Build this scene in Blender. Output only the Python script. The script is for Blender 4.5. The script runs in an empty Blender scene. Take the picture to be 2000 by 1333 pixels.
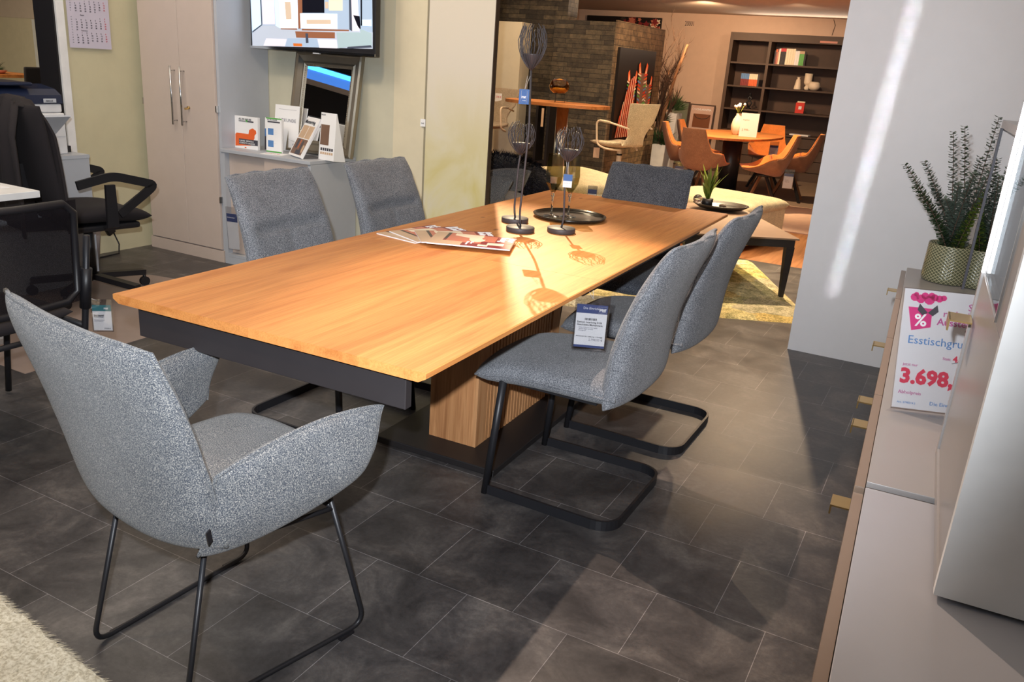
import bpy, bmesh, math, random
from mathutils import Vector, Matrix, Euler
random.seed(7)
SC = bpy.context.scene
COL = SC.collection
PI = math.pi
R = math.radians

# ---------------------------------------------------------------- camera
F_PX, PITCH, ROLL, CAM_H, YAW = 1631.0, R(18.423), R(4.052), 1.41, R(27.149)
def _ry(v):
    return Vector((v[0]*math.cos(YAW)-v[1]*math.sin(YAW), v[0]*math.sin(YAW)+v[1]*math.cos(YAW), v[2]))
FWD = _ry((0, math.cos(PITCH), -math.sin(PITCH)))
UP0 = _ry((0, math.sin(PITCH), math.cos(PITCH)))
RT0 = _ry((1, 0, 0))
cam = bpy.data.cameras.new('camera'); cam_o = bpy.data.objects.new('camera', cam); COL.objects.link(cam_o)
RT = RT0*math.cos(ROLL)+UP0*math.sin(ROLL); UP = -RT0*math.sin(ROLL)+UP0*math.cos(ROLL)
M = Matrix((RT, UP, -FWD)).transposed().to_4x4(); M.translation = Vector((0, 0, CAM_H))
cam_o.matrix_world = M
cam.sensor_fit = 'HORIZONTAL'; cam.sensor_width = 36.0; cam.lens = 36.0*F_PX/2000.0
cam.clip_start = 0.02; cam.clip_end = 100
SC.camera = cam_o

# ---------------------------------------------------------------- world, exposure, lights
W = bpy.data.worlds.new('world'); SC.world = W; W.use_nodes = True
W.node_tree.nodes['Background'].inputs[0].default_value = (1.0, 0.9, 0.8, 1)
W.node_tree.nodes['Background'].inputs[1].default_value = 0.05
SC.view_settings.view_transform = 'Standard'; SC.view_settings.look = 'None'
SC.view_settings.exposure = 0.0; SC.view_settings.gamma = 1.0
SC.view_settings.use_curve_mapping = False

def light(name, kind, loc, target, energy, color, size=0.1, angle=60, blend=0.5, sy=None):
    l = bpy.data.lights.new(name, kind); o = bpy.data.objects.new(name, l); COL.objects.link(o)
    l.energy = energy; l.color = color
    if kind == 'AREA':
        l.size = size
        if sy: l.shape = 'RECTANGLE'; l.size_y = sy
    else:
        l.shadow_soft_size = size
    if kind == 'SPOT': l.spot_size = R(angle); l.spot_blend = blend
    o.location = loc
    d = Vector(target)-Vector(loc)
    o.rotation_euler = d.to_track_quat('-Z', 'Y').to_euler()
    return o
CAMP = Vector((0, 0, CAM_H))
WARM = (1.0, 0.72, 0.46); WARM2 = (1.0, 0.60, 0.30); NEUT = (1.0, 0.86, 0.70)
# the photographer's flash, a hand's breadth up and to the left of the lens
fl_pos = CAMP+UP*0.125-RT*0.06
light('camera_flash', 'SPOT', fl_pos, fl_pos+FWD*3+UP*0.75-RT*0.3, 440, (0.91, 0.955, 1.0), 0.016, 100, 1.0)
# ceiling spots over the table
light('spot_behind_panel', 'SPOT', (-3.085, 5.4, 3.4), (-1.62, 2.75, 0.75), 1550, (1.0, 0.78, 0.5), 0.012, 24, 1.0)
light('spot_over_table', 'SPOT', (-1.5, 2.85, 2.75), (-0.35, 2.0, 0), 215, (1.0, 0.74, 0.56), 0.015, 60, 0.5)
light('spot_front', 'SPOT', (-2.6, 0.2, 2.8), (-2.2, 0.8, 0), 55, WARM, 0.03, 100, 0.8)
# general light of the office zone and the showroom
light('right_wall_fill', 'SPOT', (-0.2, 1.9, 2.8), (0.0, 4.65, 1.2), 22, (1.0, 0.93, 0.86), 0.2, 80, 0.9)  # added fill that brightens the white wall
lb = light('wall_streak_light', 'AREA', (-0.07, 1.75, 1.2), (-0.42, 4.65, 1.2), 0.17, (0.9, 0.95, 1.0), 0.012, sy=1.7); lb.data.spread = R(2.0); lb.rotation_euler.rotate_axis('Z', R(-4.5))  # added narrow light, draws the bright streak on the white wall
light('ceiling_fill_front', 'AREA', (-1.8, 1.5, 2.9), (-1.8, 1.5, 0), 32, NEUT, 3.0, sy=3.5)
light('ceiling_fill_office', 'AREA', (-4.2, 2.2, 2.9), (-4.2, 2.6, 0), 36, NEUT, 1.2, sy=2.5)
light('spot_panel', 'SPOT', (-2.2, 2.4, 2.8), (-2.8, 4.4, 1.0), 75, (1.0, 0.78, 0.5), 0.1, 75, 0.9)
light('spot_back_left_wall', 'SPOT', (-3.6, 2.4, 2.8), (-3.9, 4.4, 1.1), 34, NEUT, 0.2, 85, 0.9)
light('spot_rug', 'SPOT', (-1.2, 6.8, 2.8), (-1.1, 5.7, 0), 520, WARM, 0.03, 75, 0.6)
light('spot_bench', 'SPOT', (-1.9, 8.6, 2.3), (-1.9, 7.6, 0.3), 300, (1.0, 0.76, 0.45), 0.03, 70, 0.7)
light('spot_sofa', 'SPOT', (-3.4, 8.0, 2.6), (-2.8, 6.9, 0.4), 130, WARM, 0.03, 60, 0.7)
light('spot_dining', 'SPOT', (-2.5, 10.0, 2.25), (-2.4, 10.5, 0.75), 330, (1.0, 0.70, 0.38), 0.03, 100, 0.7)
light('spot_stone', 'SPOT', (-2.5, 9.0, 2.3), (-3.8, 10.2, 1.3), 120, WARM, 0.03, 70, 0.7)
light('spot_bar', 'SPOT', (-3.5, 7.2, 2.6), (-3.5, 8.1, 0.9), 110, WARM, 0.03, 70, 0.7)
light('spot_bar_left', 'SPOT', (-4.6, 7.4, 2.6), (-4.7, 9.2, 0.9), 90, WARM, 0.05, 80, 0.7)
light('spot_far_wall', 'SPOT', (-3.4, 11.4, 2.25), (-3.9, 13.7, 1.3), 170, (1.0, 0.66, 0.38), 0.1, 110, 0.9)
light('fill_back', 'AREA', (-2.6, 9.0, 2.28), (-2.6, 9.5, 0), 90, WARM, 5.0, sy=6.0)
light('fill_shelf', 'SPOT', (-2.2, 11.2, 2.25), (-2.4, 13.4, 1.2), 70, WARM, 0.05, 90, 0.9)
light('far_ceiling_fill_stone', 'AREA', (-4.1, 10.1, 1.97), (-4.1, 10.1, 3), 14, (1.0, 0.80, 0.62), 0.6, sy=1.4)  # unseen upward fill, added to brighten the far ceiling
light('far_ceiling_fill_shelf', 'AREA', (-2.3, 13.5, 2.09), (-2.3, 12.6, 2.33), 14, (1.0, 0.80, 0.62), 2.0, sy=0.1)  # second added fill for the far ceiling, hidden above the shelf
light('next_room', 'AREA', (-12.5, 6.8, 2.3), (-12.5, 8.0, 0), 110, (1.0, 0.85, 0.6), 3.0, sy=3.0)
light('cool_fill_front', 'AREA', (-2.2, -0.9, 2.6), (-4.0, 3.8, 1.2), 15, (0.62, 0.8, 1.0), 1.6, sy=0.4)  # unseen cool fill behind the camera, aimed at the office cabinet

# ---------------------------------------------------------------- materials
MAT = {}
def nodes(name):
    m = bpy.data.materials.new(name); m.use_nodes = True; MAT[name] = m
    nt = m.node_tree; return m, nt, nt.nodes['Principled BSDF']
def setp(b, **k):
    mp = dict(rough='Roughness', metal='Metallic', ior='IOR', trans='Transmission Weight', spec='Specular IOR Level',
              coat='Coat Weight', sheen='Sheen Weight', emit='Emission Strength', alpha='Alpha')
    for a, v in k.items(): b.inputs[mp[a]].default_value = v
def c4(c): return (c[0], c[1], c[2], 1)
def srgb(r, g, b):
    f = lambda v: (v/255/12.92) if v/255 <= 0.04045 else ((v/255+0.055)/1.055)**2.4
    return (f(r), f(g), f(b))
def noise(nt, scale, detail=2, rough=0.5, vec=None, dim='3D', dist=0.0):
    n = nt.nodes.new('ShaderNodeTexNoise'); n.inputs['Scale'].default_value = scale
    n.inputs['Detail'].default_value = detail; n.inputs['Roughness'].default_value = rough
    n.inputs['Distortion'].default_value = dist
    if vec is not None: nt.links.new(vec, n.inputs['Vector'])
    return n
def ramp(nt, src, stops, interp='LINEAR'):
    r = nt.nodes.new('ShaderNodeValToRGB'); r.color_ramp.interpolation = interp
    e = r.color_ramp.elements
    while len(e) < len(stops): e.new(0.5)
    for i, (p, c) in enumerate(stops): e[i].position = p; e[i].color = c4(c)
    nt.links.new(src, r.inputs[0]); return r
def objco(nt, scale=(1, 1, 1), loc=(0, 0, 0), rot=(0, 0, 0)):
    t = nt.nodes.new('ShaderNodeTexCoord'); mp = nt.nodes.new('ShaderNodeMapping')
    mp.inputs['Scale'].default_value = scale; mp.inputs['Location'].default_value = loc; mp.inputs['Rotation'].default_value = rot
    nt.links.new(t.outputs['Object'], mp.inputs['Vector']); return mp.outputs['Vector']
def bump(nt, b, src, strength=0.2, dist=0.01):
    n = nt.nodes.new('ShaderNodeBump'); n.inputs['Strength'].default_value = strength; n.inputs['Distance'].default_value = dist
    nt.links.new(src, n.inputs['Height']); nt.links.new(n.outputs['Normal'], b.inputs['Normal'])
def mix(nt, fac, a, b2, mode='MIX'):
    m = nt.nodes.new('ShaderNodeMix'); m.data_type = 'RGBA'; m.blend_type = mode
    if isinstance(fac, (int, float)): m.inputs[0].default_value = fac
    else: nt.links.new(fac, m.inputs[0])
    for s, i in ((a, 6), (b2, 7)):
        if isinstance(s, (tuple, list)): m.inputs[i].default_value = c4(s)
        else: nt.links.new(s, m.inputs[i])
    return m.outputs[2]

def plain(name, col, rough=0.5, metal=0.0, var=0.06, **k):
    """a surface with slight procedural mottling"""
    m, nt, b = nodes(name)
    n = noise(nt, 9.0, 3, 0.6, objco(nt))
    r = ramp(nt, n.outputs[0], [(0.3, tuple(x*(1-var) for x in col)), (0.7, tuple(min(1, x*(1+var)) for x in col))])
    nt.links.new(r.outputs[0], b.inputs['Base Color']); setp(b, rough=rough, metal=metal, **k); return m
def emis(name, col, s):
    m, nt, b = nodes(name); b.inputs['Base Color'].default_value = c4(col)
    b.inputs['Emission Color'].default_value = c4(col); setp(b, emit=s, rough=0.3); return m
def fabric(name, dark, mid, light_, scale=420, bmp=0.25, weave=None, rough=0.95, pos=(0.34, 0.5, 0.66)):
    m, nt, b = nodes(name); v = objco(nt)
    n = noise(nt, scale, 2, 0.6, v)
    r = ramp(nt, n.outputs[0], [(pos[0], dark), (pos[1], mid), (pos[2], light_)])
    col = r.outputs[0]
    n2 = noise(nt, 14, 2, 0.5, v); r2 = ramp(nt, n2.outputs[0], [(0.3, (0.9, 0.9, 0.9)), (0.7, (1.08, 1.08, 1.08))])
    col = mix(nt, 1.0, col, r2.outputs[0], 'MULTIPLY')
    nt.links.new(col, b.inputs['Base Color']); setp(b, rough=rough, spec=0.2, sheen=0.15)
    if weave:
        w = nt.nodes.new('ShaderNodeTexVoronoi'); w.inputs['Scale'].default_value = weave; nt.links.new(v, w.inputs['Vector'])
        bump(nt, b, w.outputs['Distance'], bmp, 0.002)
    else: bump(nt, b, n.outputs[0], bmp, 0.002)
    return m

# floor tiles: dark slate vinyl
def floor_mat():
    m, nt, b = nodes('slate_floor')
    a = 0.3066
    # rows run along X, joints staggered by half a tile
    v = objco(nt)
    br = nt.nodes.new('ShaderNodeTexBrick'); mp = nt.nodes.new('ShaderNodeMapping')
    nt.links.new(v, mp.inputs['Vector'])
    br.offset = 0.465; br.offset_frequency = 2
    for k_, val in (('Scale', 1.0), ('Mortar Size', 0.0009), ('Mortar Smooth', 0.1), ('Bias', 0.0), ('Brick Width', a), ('Row Height', 0.3071)):
        br.inputs[k_].default_value = val
    mp.inputs['Location'].default_value = (FLX, FLY, 0)
    nt.links.new(mp.outputs['Vector'], br.inputs['Vector'])
    br.inputs['Color1'].default_value = (0.75, 0.75, 0.75, 1); br.inputs['Color2'].default_value = (1.15, 1.15, 1.15, 1)
    br.inputs['Mortar'].default_value = (3.2, 3.3, 3.4, 1)
    n = noise(nt, 5.0, 8, 0.68, v, dist=0.6)
    r = ramp(nt, n.outputs[0], [(0.33, srgb(52, 50, 51)), (0.5, srgb(74, 71, 71)), (0.68, srgb(104, 99, 96))])
    n2 = noise(nt, 60.0, 4, 0.7, v)
    r2 = ramp(nt, n2.outputs[0], [(0.35, (0.82, 0.82, 0.82)), (0.7, (1.15, 1.15, 1.15))])
    col = mix(nt, 1.0, r.outputs[0], r2.outputs[0], 'MULTIPLY'); col = mix(nt, 1.0, col, br.outputs['Color'], 'MULTIPLY')
    nt.links.new(col, b.inputs['Base Color'])
    rr = ramp(nt, n.outputs[0], [(0.3, (0.34,)*3), (0.7, (0.46,)*3)]); nt.links.new(rr.outputs[0], b.inputs['Roughness'])
    setp(b, spec=0.5)
    bump(nt, b, n2.outputs[0], 0.12, 0.002)
    return m
FLX, FLY = 1.43984, -2.03351

def oak(name, base, dark, light_, plank=0.163, phase=0.0, along='Y', knots=True, rough=0.5, seams=True, scale=1.0):
    m, nt, b = nodes(name)
    if along == 'Y': sc = (1, 1, 1); rot = (0, 0, 0)
    elif along == 'Z': rot = (PI/2, 0, 0); sc = (1, 1, 1)
    else: rot = (0, 0, PI/2); sc = (1, 1, 1)
    v0 = objco(nt, sc, (0, 0, 0), rot)
    sx = nt.nodes.new('ShaderNodeSeparateXYZ'); nt.links.new(v0, sx.inputs[0])
    # plank index from x
    ad = nt.nodes.new('ShaderNodeMath'); ad.operation = 'ADD'; ad.inputs[1].default_value = phase; nt.links.new(sx.outputs[0], ad.inputs[0])
    dv = nt.nodes.new('ShaderNodeMath'); dv.operation = 'DIVIDE'; dv.inputs[1].default_value = plank; nt.links.new(ad.outputs[0], dv.inputs[0])
    fl = nt.nodes.new('ShaderNodeMath'); fl.operation = 'FLOOR'; nt.links.new(dv.outputs[0], fl.inputs[0])
    fr = nt.nodes.new('ShaderNodeMath'); fr.operation = 'FRACT'; nt.links.new(dv.outputs[0], fr.inputs[0])
    wn = nt.nodes.new('ShaderNodeTexWhiteNoise'); wn.noise_dimensions = '1D'; nt.links.new(fl.outputs[0], wn.inputs['W'])
    # shift grain per plank
    cb = nt.nodes.new('ShaderNodeCombineXYZ'); mu = nt.nodes.new('ShaderNodeMath'); mu.operation = 'MULTIPLY'; mu.inputs[1].default_value = 13.0
    nt.links.new(wn.outputs['Value'], mu.inputs[0]); nt.links.new(mu.outputs[0], cb.inputs[2]); nt.links.new(mu.outputs[0], cb.inputs[1])
    va = nt.nodes.new('ShaderNodeVectorMath'); va.operation = 'ADD'; nt.links.new(v0, va.inputs[0]); nt.links.new(cb.outputs[0], va.inputs[1])
    mp = nt.nodes.new('ShaderNodeMapping'); mp.inputs['Scale'].default_value = (9*scale, 0.7*scale, 9*scale); nt.links.new(va.outputs[0], mp.inputs['Vector'])
    n = noise(nt, 1.6, 6, 0.62, mp.outputs['Vector'], dist=1.2)
    r = ramp(nt, n.outputs[0], [(0.3, dark), (0.48, base), (0.75, light_)])
    mp2 = nt.nodes.new('ShaderNodeMapping'); mp2.inputs['Scale'].default_value = (260*scale, 5*scale, 260*scale); nt.links.new(va.outputs[0], mp2.inputs['Vector'])
    n2 = noise(nt, 1.0, 3, 0.6, mp2.outputs['Vector'])
    r2 = ramp(nt, n2.outputs[0], [(0.35, (0.86, 0.84, 0.8)), (0.6, (1.05, 1.05, 1.05))])
    col = mix(nt, 1.0, r.outputs[0], r2.outputs[0], 'MULTIPLY')
    r3 = ramp(nt, wn.outputs['Value'], [(0.0, (0.9, 0.88, 0.85)), (1.0, (1.08, 1.08, 1.08))])
    col = mix(nt, 1.0, col, r3.outputs[0], 'MULTIPLY')
    if seams:
        r4 = ramp(nt, fr.outputs[0], [(0.0, (0.86, 0.8, 0.74)), (0.012, (1, 1, 1))]); col = mix(nt, 1.0, col, r4.outputs[0], 'MULTIPLY')
    if knots:
        mp3 = nt.nodes.new('ShaderNodeMapping'); mp3.inputs['Scale'].default_value = (8, 4, 4); nt.links.new(va.outputs[0], mp3.inputs['Vector'])
        vo = nt.nodes.new('ShaderNodeTexVoronoi'); vo.inputs['Scale'].default_value = 0.9; nt.links.new(mp3.outputs['Vector'], vo.inputs['Vector'])
        r5 = ramp(nt, vo.outputs['Distance'], [(0.0, (0.2, 0.12, 0.08)), (0.045, (0.4, 0.28, 0.2)), (0.085, (1, 1, 1))])
        col = mix(nt, 0.85, col, mix(nt, 1.0, col, r5.outputs[0], 'MULTIPLY'))
    nt.links.new(col, b.inputs['Base Color']); setp(b, rough=rough, spec=0.4)
    bump(nt, b, n2.outputs[0], 0.06, 0.001); return m

def stone_mat(name, c1, c2, c3, w=0.3, h=0.062):
    m, nt, b = nodes(name); t = nt.nodes.new('ShaderNodeTexCoord')
    s = nt.nodes.new('ShaderNodeSeparateXYZ'); nt.links.new(t.outputs['Object'], s.inputs[0])
    a = nt.nodes.new('ShaderNodeMath'); a.operation = 'ADD'; nt.links.new(s.outputs[0], a.inputs[0]); nt.links.new(s.outputs[1], a.inputs[1])
    cb = nt.nodes.new('ShaderNodeCombineXYZ'); nt.links.new(a.outputs[0], cb.inputs[0]); nt.links.new(s.outputs[2], cb.inputs[1])
    br = nt.nodes.new('ShaderNodeTexBrick'); nt.links.new(cb.outputs[0], br.inputs['Vector']); br.offset = 0.37; br.squash = 1.6; br.squash_frequency = 3
    for k_, val in (('Scale', 1.0), ('Mortar Size', 0.0022), ('Bias', 0.0), ('Brick Width', w), ('Row Height', h)): br.inputs[k_].default_value = val
    br.inputs['Color1'].default_value = c4(c1); br.inputs['Color2'].default_value = c4(c2); br.inputs['Mortar'].default_value = c4(tuple(x*0.25 for x in c1))
    n = noise(nt, 14, 6, 0.7, t.outputs['Object']); r = ramp(nt, n.outputs[0], [(0.35, (0.5, 0.5, 0.5)), (0.7, (1.5, 1.45, 1.35))])
    col = mix(nt, 1.0, br.outputs['Color'], r.outputs[0], 'MULTIPLY'); nt.links.new(col, b.inputs['Base Color']); setp(b, rough=0.75)
    mm = nt.nodes.new('ShaderNodeMath'); mm.operation = 'ADD'; nt.links.new(n.outputs[0], mm.inputs[0])
    rb = ramp(nt, br.outputs['Color'], [(0.0, (0, 0, 0)), (0.2, (1, 1, 1))]); nt.links.new(rb.outputs[0], mm.inputs[1])
    bump(nt, b, mm.outputs[0], 0.9, 0.012); return m

def painted_panel():
    """pale panel with yellow green watercolour clouds"""
    m, nt, b = nodes('watercolour_panel'); v = objco(nt, (1.5, 1, 0.9))
    n = noise(nt, 1.7, 4, 0.55, v, dist=1.0)
    r = ramp(nt, n.outputs[0], [(0.36, srgb(214, 208, 196)), (0.5, srgb(214, 205, 164)), (0.66, srgb(205, 192, 128))])
    t = nt.nodes.new('ShaderNodeTexCoord'); s = nt.nodes.new('ShaderNodeSeparateXYZ'); nt.links.new(t.outputs['Object'], s.inputs[0])
    g = ramp(nt, s.outputs[2], [(0.3, (1, 1, 1)), (0.62, (0, 0, 0))]); g.inputs[0].default_value = 0
    sc = nt.nodes.new('ShaderNodeMath'); sc.operation = 'DIVIDE'; sc.inputs[1].default_value = 2.2; nt.links.new(s.outputs[2], sc.inputs[0])
    nt.links.new(sc.outputs[0], g.inputs[0])
    col = mix(nt, g.outputs[0], srgb(214, 206, 192), r.outputs[0])
    nt.links.new(col, b.inputs['Base Color']); setp(b, rough=0.6); return m

def rug_mat():
    m, nt, b = nodes('patterned_rug'); v = objco(nt)
    vo = nt.nodes.new('ShaderNodeTexVoronoi'); vo.inputs['Scale'].default_value = 3.2
    nd = noise(nt, 7, 3, 0.6, v); vv = mix(nt, 0.12, v, nd.outputs['Color']); nt.links.new(vv, vo.inputs['Vector'])
    r = ramp(nt, vo.outputs['Color'], [(0.2, srgb(226, 210, 140)), (0.42, srgb(186, 182, 168)), (0.55, srgb(236, 226, 170)), (0.72, srgb(206, 206, 196)), (0.9, srgb(214, 182, 84))])
    n = noise(nt, 90, 3, 0.7, v); r2 = ramp(nt, n.outputs[0], [(0.35, (0.55, 0.55, 0.5)), (0.6, (1.25, 1.25, 1.2))])
    n3 = noise(nt, 12, 4, 0.7, v); r3 = ramp(nt, n3.outputs[0], [(0.42, (0.45, 0.48, 0.42)), (0.55, (1.0, 1.0, 1.0))])
    col = mix(nt, 1.0, r.outputs[0], r2.outputs[0], 'MULTIPLY'); col = mix(nt, 0.7, col, mix(nt, 1.0, col, r3.outputs[0], 'MULTIPLY'))
    nt.links.new(col, b.inputs['Base Color']); setp(b, rough=1.0, spec=0.1); bump(nt, b, n.outputs[0], 0.6, 0.006); return m

def pot_mat():
    m, nt, b = nodes('glazed_herringbone'); t = nt.nodes.new('ShaderNodeTexCoord')
    s = nt.nodes.new('ShaderNodeSeparateXYZ'); nt.links.new(t.outputs['Object'], s.inputs[0])
    at = nt.nodes.new('ShaderNodeMath'); at.operation = 'ARCTAN2'; nt.links.new(s.outputs[1], at.inputs[0]); nt.links.new(s.outputs[0], at.inputs[1])
    def wv(sgn):
        a = nt.nodes.new('ShaderNodeMath'); a.operation = 'MULTIPLY'; a.inputs[1].default_value = 34.0; nt.links.new(at.outputs[0], a.inputs[0])
        z = nt.nodes.new('ShaderNodeMath'); z.operation = 'MULTIPLY'; z.inputs[1].default_value = 520.0*sgn; nt.links.new(s.outputs[2], z.inputs[0])
        d = nt.nodes.new('ShaderNodeMath'); d.operation = 'ADD'; nt.links.new(a.outputs[0], d.inputs[0]); nt.links.new(z.outputs[0], d.inputs[1])
        q = nt.nodes.new('ShaderNodeMath'); q.operation = 'SINE'; nt.links.new(d.outputs[0], q.inputs[0]); return q.outputs[0]
    mx = nt.nodes.new('ShaderNodeMath'); mx.operation = 'MAXIMUM'; nt.links.new(wv(1), mx.inputs[0]); nt.links.new(wv(-1), mx.inputs[1])
    r = ramp(nt, mx.outputs[0], [(0.75, srgb(86, 88, 66)), (0.95, srgb(176, 170, 136))])
    nt.links.new(r.outputs[0], b.inputs['Base Color']); setp(b, rough=0.25, coat=0.5); bump(nt, b, mx.outputs[0], 0.3, 0.002); return m

def herringbone_mat():
    return oak('warm_parquet', srgb(164, 112, 72), srgb(132, 86, 54), srgb(186, 136, 92), plank=0.12, along='Y', knots=False, rough=0.4)

def ledge(name, c, rough=0.35): return plain(name, c, rough)
plain('black_metal', srgb(38, 38, 42), 0.42, 0.3)
plain('grey_metal', srgb(72, 68, 71), 0.55, 0.2)
plain('table_frame_black', srgb(46, 42, 44), 0.55, 0.1)
plain('base_plate_black', srgb(34, 31, 32), 0.5, 0.1)
plain('chrome', srgb(205, 205, 205), 0.18, 1.0)
plain('brass', srgb(205, 176, 120), 0.3, 1.0)
plain('green_wall_cool_lit', srgb(196, 192, 172), 0.8, var=0.03)  # green cream wall paint with the cool light put into its colour
plain('green_wall', srgb(198, 190, 158), 0.8, var=0.03)
plain('white_wall', srgb(222, 218, 208), 0.8, var=0.03)
plain('cream_wall', srgb(214, 204, 178), 0.7, var=0.03)
plain('far_wall', srgb(206, 178, 158), 0.85, var=0.03)
plain('ceiling_paint', srgb(206, 190, 176), 0.9, var=0.03)
plain('gloss_white', srgb(222, 221, 224), 0.42, var=0.015)
plain('white_paint', srgb(226, 226, 226), 0.5)
plain('dark_jamb', srgb(24, 20, 22), 0.7)
plain('dark_wall', srgb(30, 26, 26), 0.8)
plain('dark_brown', srgb(64, 50, 38), 0.7)
plain('cabinet_beige', srgb(196, 180, 170), 0.45, var=0.02)
plain('cabinet_edge', srgb(186, 176, 172), 0.45, var=0.02)
plain('cabinet_grey_blue', srgb(176, 180, 188), 0.4, var=0.02)
plain('taupe_lacquer', srgb(148, 144, 143), 0.3, var=0.015)
plain('grey_lacquer', srgb(158, 158, 164), 0.3, var=0.015)
plain('door_taupe', srgb(130, 112, 98), 0.3, var=0.02)
plain('black_plastic', srgb(26, 25, 29), 0.45)
plain('black_cloth', srgb(30, 25, 28), 0.95)
plain('jacket_cloth', srgb(30, 24, 27), 0.9)
plain('white_plastic', srgb(214, 214, 216), 0.4)
plain('light_grey_plastic', srgb(180, 184, 192), 0.4)
plain('navy_plastic', srgb(28, 36, 60), 0.25)
plain('paper', srgb(236, 236, 238), 0.6, var=0.01)
plain('calendar_paper', srgb(196, 190, 206), 0.7, var=0.02)
plain('ink', srgb(40, 40, 48), 0.6)
plain('ink_red', srgb(200, 60, 70), 0.6)
plain('ink_grey', srgb(140, 140, 150), 0.6)
plain('label_blue', srgb(62, 78, 130), 0.5)
plain('tag_blue', srgb(30, 84, 150), 0.5)
plain('label_teal', srgb(66, 128, 134), 0.5)
plain('pink', srgb(235, 50, 140), 0.5)
plain('pink_text', srgb(205, 90, 160), 0.5)
plain('red_text', srgb(232, 50, 90), 0.5)
plain('sky_text', srgb(90, 150, 210), 0.5)
plain('orange_print', srgb(226, 100, 44), 0.5)
plain('charcoal_print', srgb(66, 66, 76), 0.5)
plain('green_print', srgb(90, 170, 80), 0.5)
plain('blue_print', srgb(90, 134, 190), 0.5)
plain('brown_print', srgb(120, 92, 76), 0.5)
plain('tan_print', srgb(200, 170, 140), 0.5)
plain('wine_print', srgb(128, 42, 44), 0.4)
plain('salmon_print', srgb(196, 116, 92), 0.4)
plain('cream_print', srgb(236, 222, 196), 0.4)
plain('dark_print', srgb(60, 50, 44), 0.4)
plain('pewter_frame', srgb(150, 140, 124), 0.32, 0.8)
plain('dark_shelf', srgb(74, 54, 42), 0.55, var=0.08)
plain('dark_shelf_back', srgb(72, 50, 38), 0.6, var=0.08)
plain('ceramic_white', srgb(238, 222, 200), 0.5)
plain('red_box', srgb(214, 50, 34), 0.4)
plain('leaf_dark', srgb(52, 74, 44), 0.5, var=0.3)
plain('leaf_grey', srgb(92, 104, 92), 0.6, var=0.2)
plain('leaf_bright', srgb(110, 128, 48), 0.5, var=0.3)
plain('flower_green', srgb(150, 160, 60), 0.6)
plain('twig', srgb(92, 68, 54), 0.8)
plain('birch', srgb(150, 108, 74), 0.7, var=0.3)
plain('chair_mat', srgb(146, 130, 122), 0.5, var=0.05)
plain('carpet_brown', srgb(110, 92, 80), 1.0)
plain('carpet_pink', srgb(206, 172, 154), 1.0)
plain('ink_black_board', srgb(24, 19, 18), 0.4)
plain('blue_board', srgb(40, 100, 200), 0.5)  # plain blue patch in the flower painting
plain('green_board', srgb(120, 124, 108), 0.25)
plain('poster_rose', srgb(206, 172, 156), 0.5)
plain('leather_brown', srgb(120, 68, 34), 0.5)
plain('anthracite', srgb(30, 28, 30), 0.4)
plain('coffee_top', srgb(140, 116, 96), 0.4)
plain('tray_black', srgb(32, 28, 24), 0.22)
plain('white_tube', srgb(222, 200, 170), 0.45)
plain('walnut_leg', srgb(120, 78, 50), 0.5)
plain('bag_pale', srgb(170, 160, 160), 0.5)
emis('led_white', (0.9, 0.95, 1.0), 9.0)
emis('cove_cyan', (0.08, 0.45, 1.0), 2.6)
emis('cove_blue', (0.08, 0.28, 0.9), 0.8)
emis('downlight', (1.0, 0.85, 0.6), 6.0)
for nm, c, s in (('scr_pale', srgb(190, 214, 238), 1.0), ('scr_white', srgb(232, 242, 252), 1.0), ('scr_wall', srgb(150, 168, 190), 0.9),
                 ('scr_black', srgb(12, 12, 20), 1.0), ('scr_wood', srgb(190, 170, 150), 0.9), ('scr_brown', srgb(130, 84, 60), 0.9),
                 ('scr_floor', srgb(168, 176, 190), 0.9), ('scr_dark', srgb(60, 66, 80), 0.9), ('scr_orange', srgb(190, 100, 40), 0.9),
                 ('scr_sofa', srgb(150, 170, 176), 0.9), ('scr_cream', srgb(230, 214, 180), 0.95), ('scr_rug', srgb(206, 200, 208), 0.95)):
    emis(nm, c, s*0.85)
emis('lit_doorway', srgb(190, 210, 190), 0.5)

fabric('tweed_blue_grey', srgb(62, 65, 72), srgb(104, 107, 114), srgb(160, 161, 164), 430, 0.35)
fabric('tweed_melange', srgb(52, 56, 66), srgb(90, 94, 100), srgb(160, 157, 152), 430, 0.35, weave=520, pos=(0.34, 0.5, 0.68))
fabric('tweed_dark', srgb(30, 33, 42), srgb(62, 66, 76), srgb(120, 122, 126), 420, 0.4)
fabric('boucle_beige', srgb(160, 140, 110), srgb(206, 190, 158), srgb(230, 216, 186), 260, 0.4)
fabric('boucle_grey_beige', srgb(120, 106, 90), srgb(160, 144, 122), srgb(186, 170, 146), 260, 0.4)
fabric('bench_cream', srgb(196, 180, 144), srgb(224, 210, 172), srgb(240, 228, 194), 160, 0.5)
fabric('orange_inner', srgb(196, 112, 54), srgb(212, 124, 62), srgb(222, 136, 72), 200, 0.1)
fabric('orange_outer', srgb(128, 88, 64), srgb(152, 106, 78), srgb(178, 126, 96), 300, 0.3)
fabric('shag_cream', srgb(190, 182, 160), srgb(222, 216, 196), srgb(240, 236, 220), 120, 0.9)
fabric('fur_black', srgb(8, 9, 16), srgb(14, 15, 26), srgb(28, 30, 44), 90, 0.5)
fabric('mesh_black', srgb(18, 16, 18), srgb(30, 27, 30), srgb(60, 54, 56), 900, 0.2)
oak('oak_top', srgb(206, 138, 77), srgb(188, 118, 62), srgb(218, 152, 88), plank=0.163, phase=0.02)
oak('oak_top_far', srgb(206, 138, 77), srgb(188, 118, 62), srgb(218, 152, 88), plank=0.17, phase=0.09)
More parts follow.
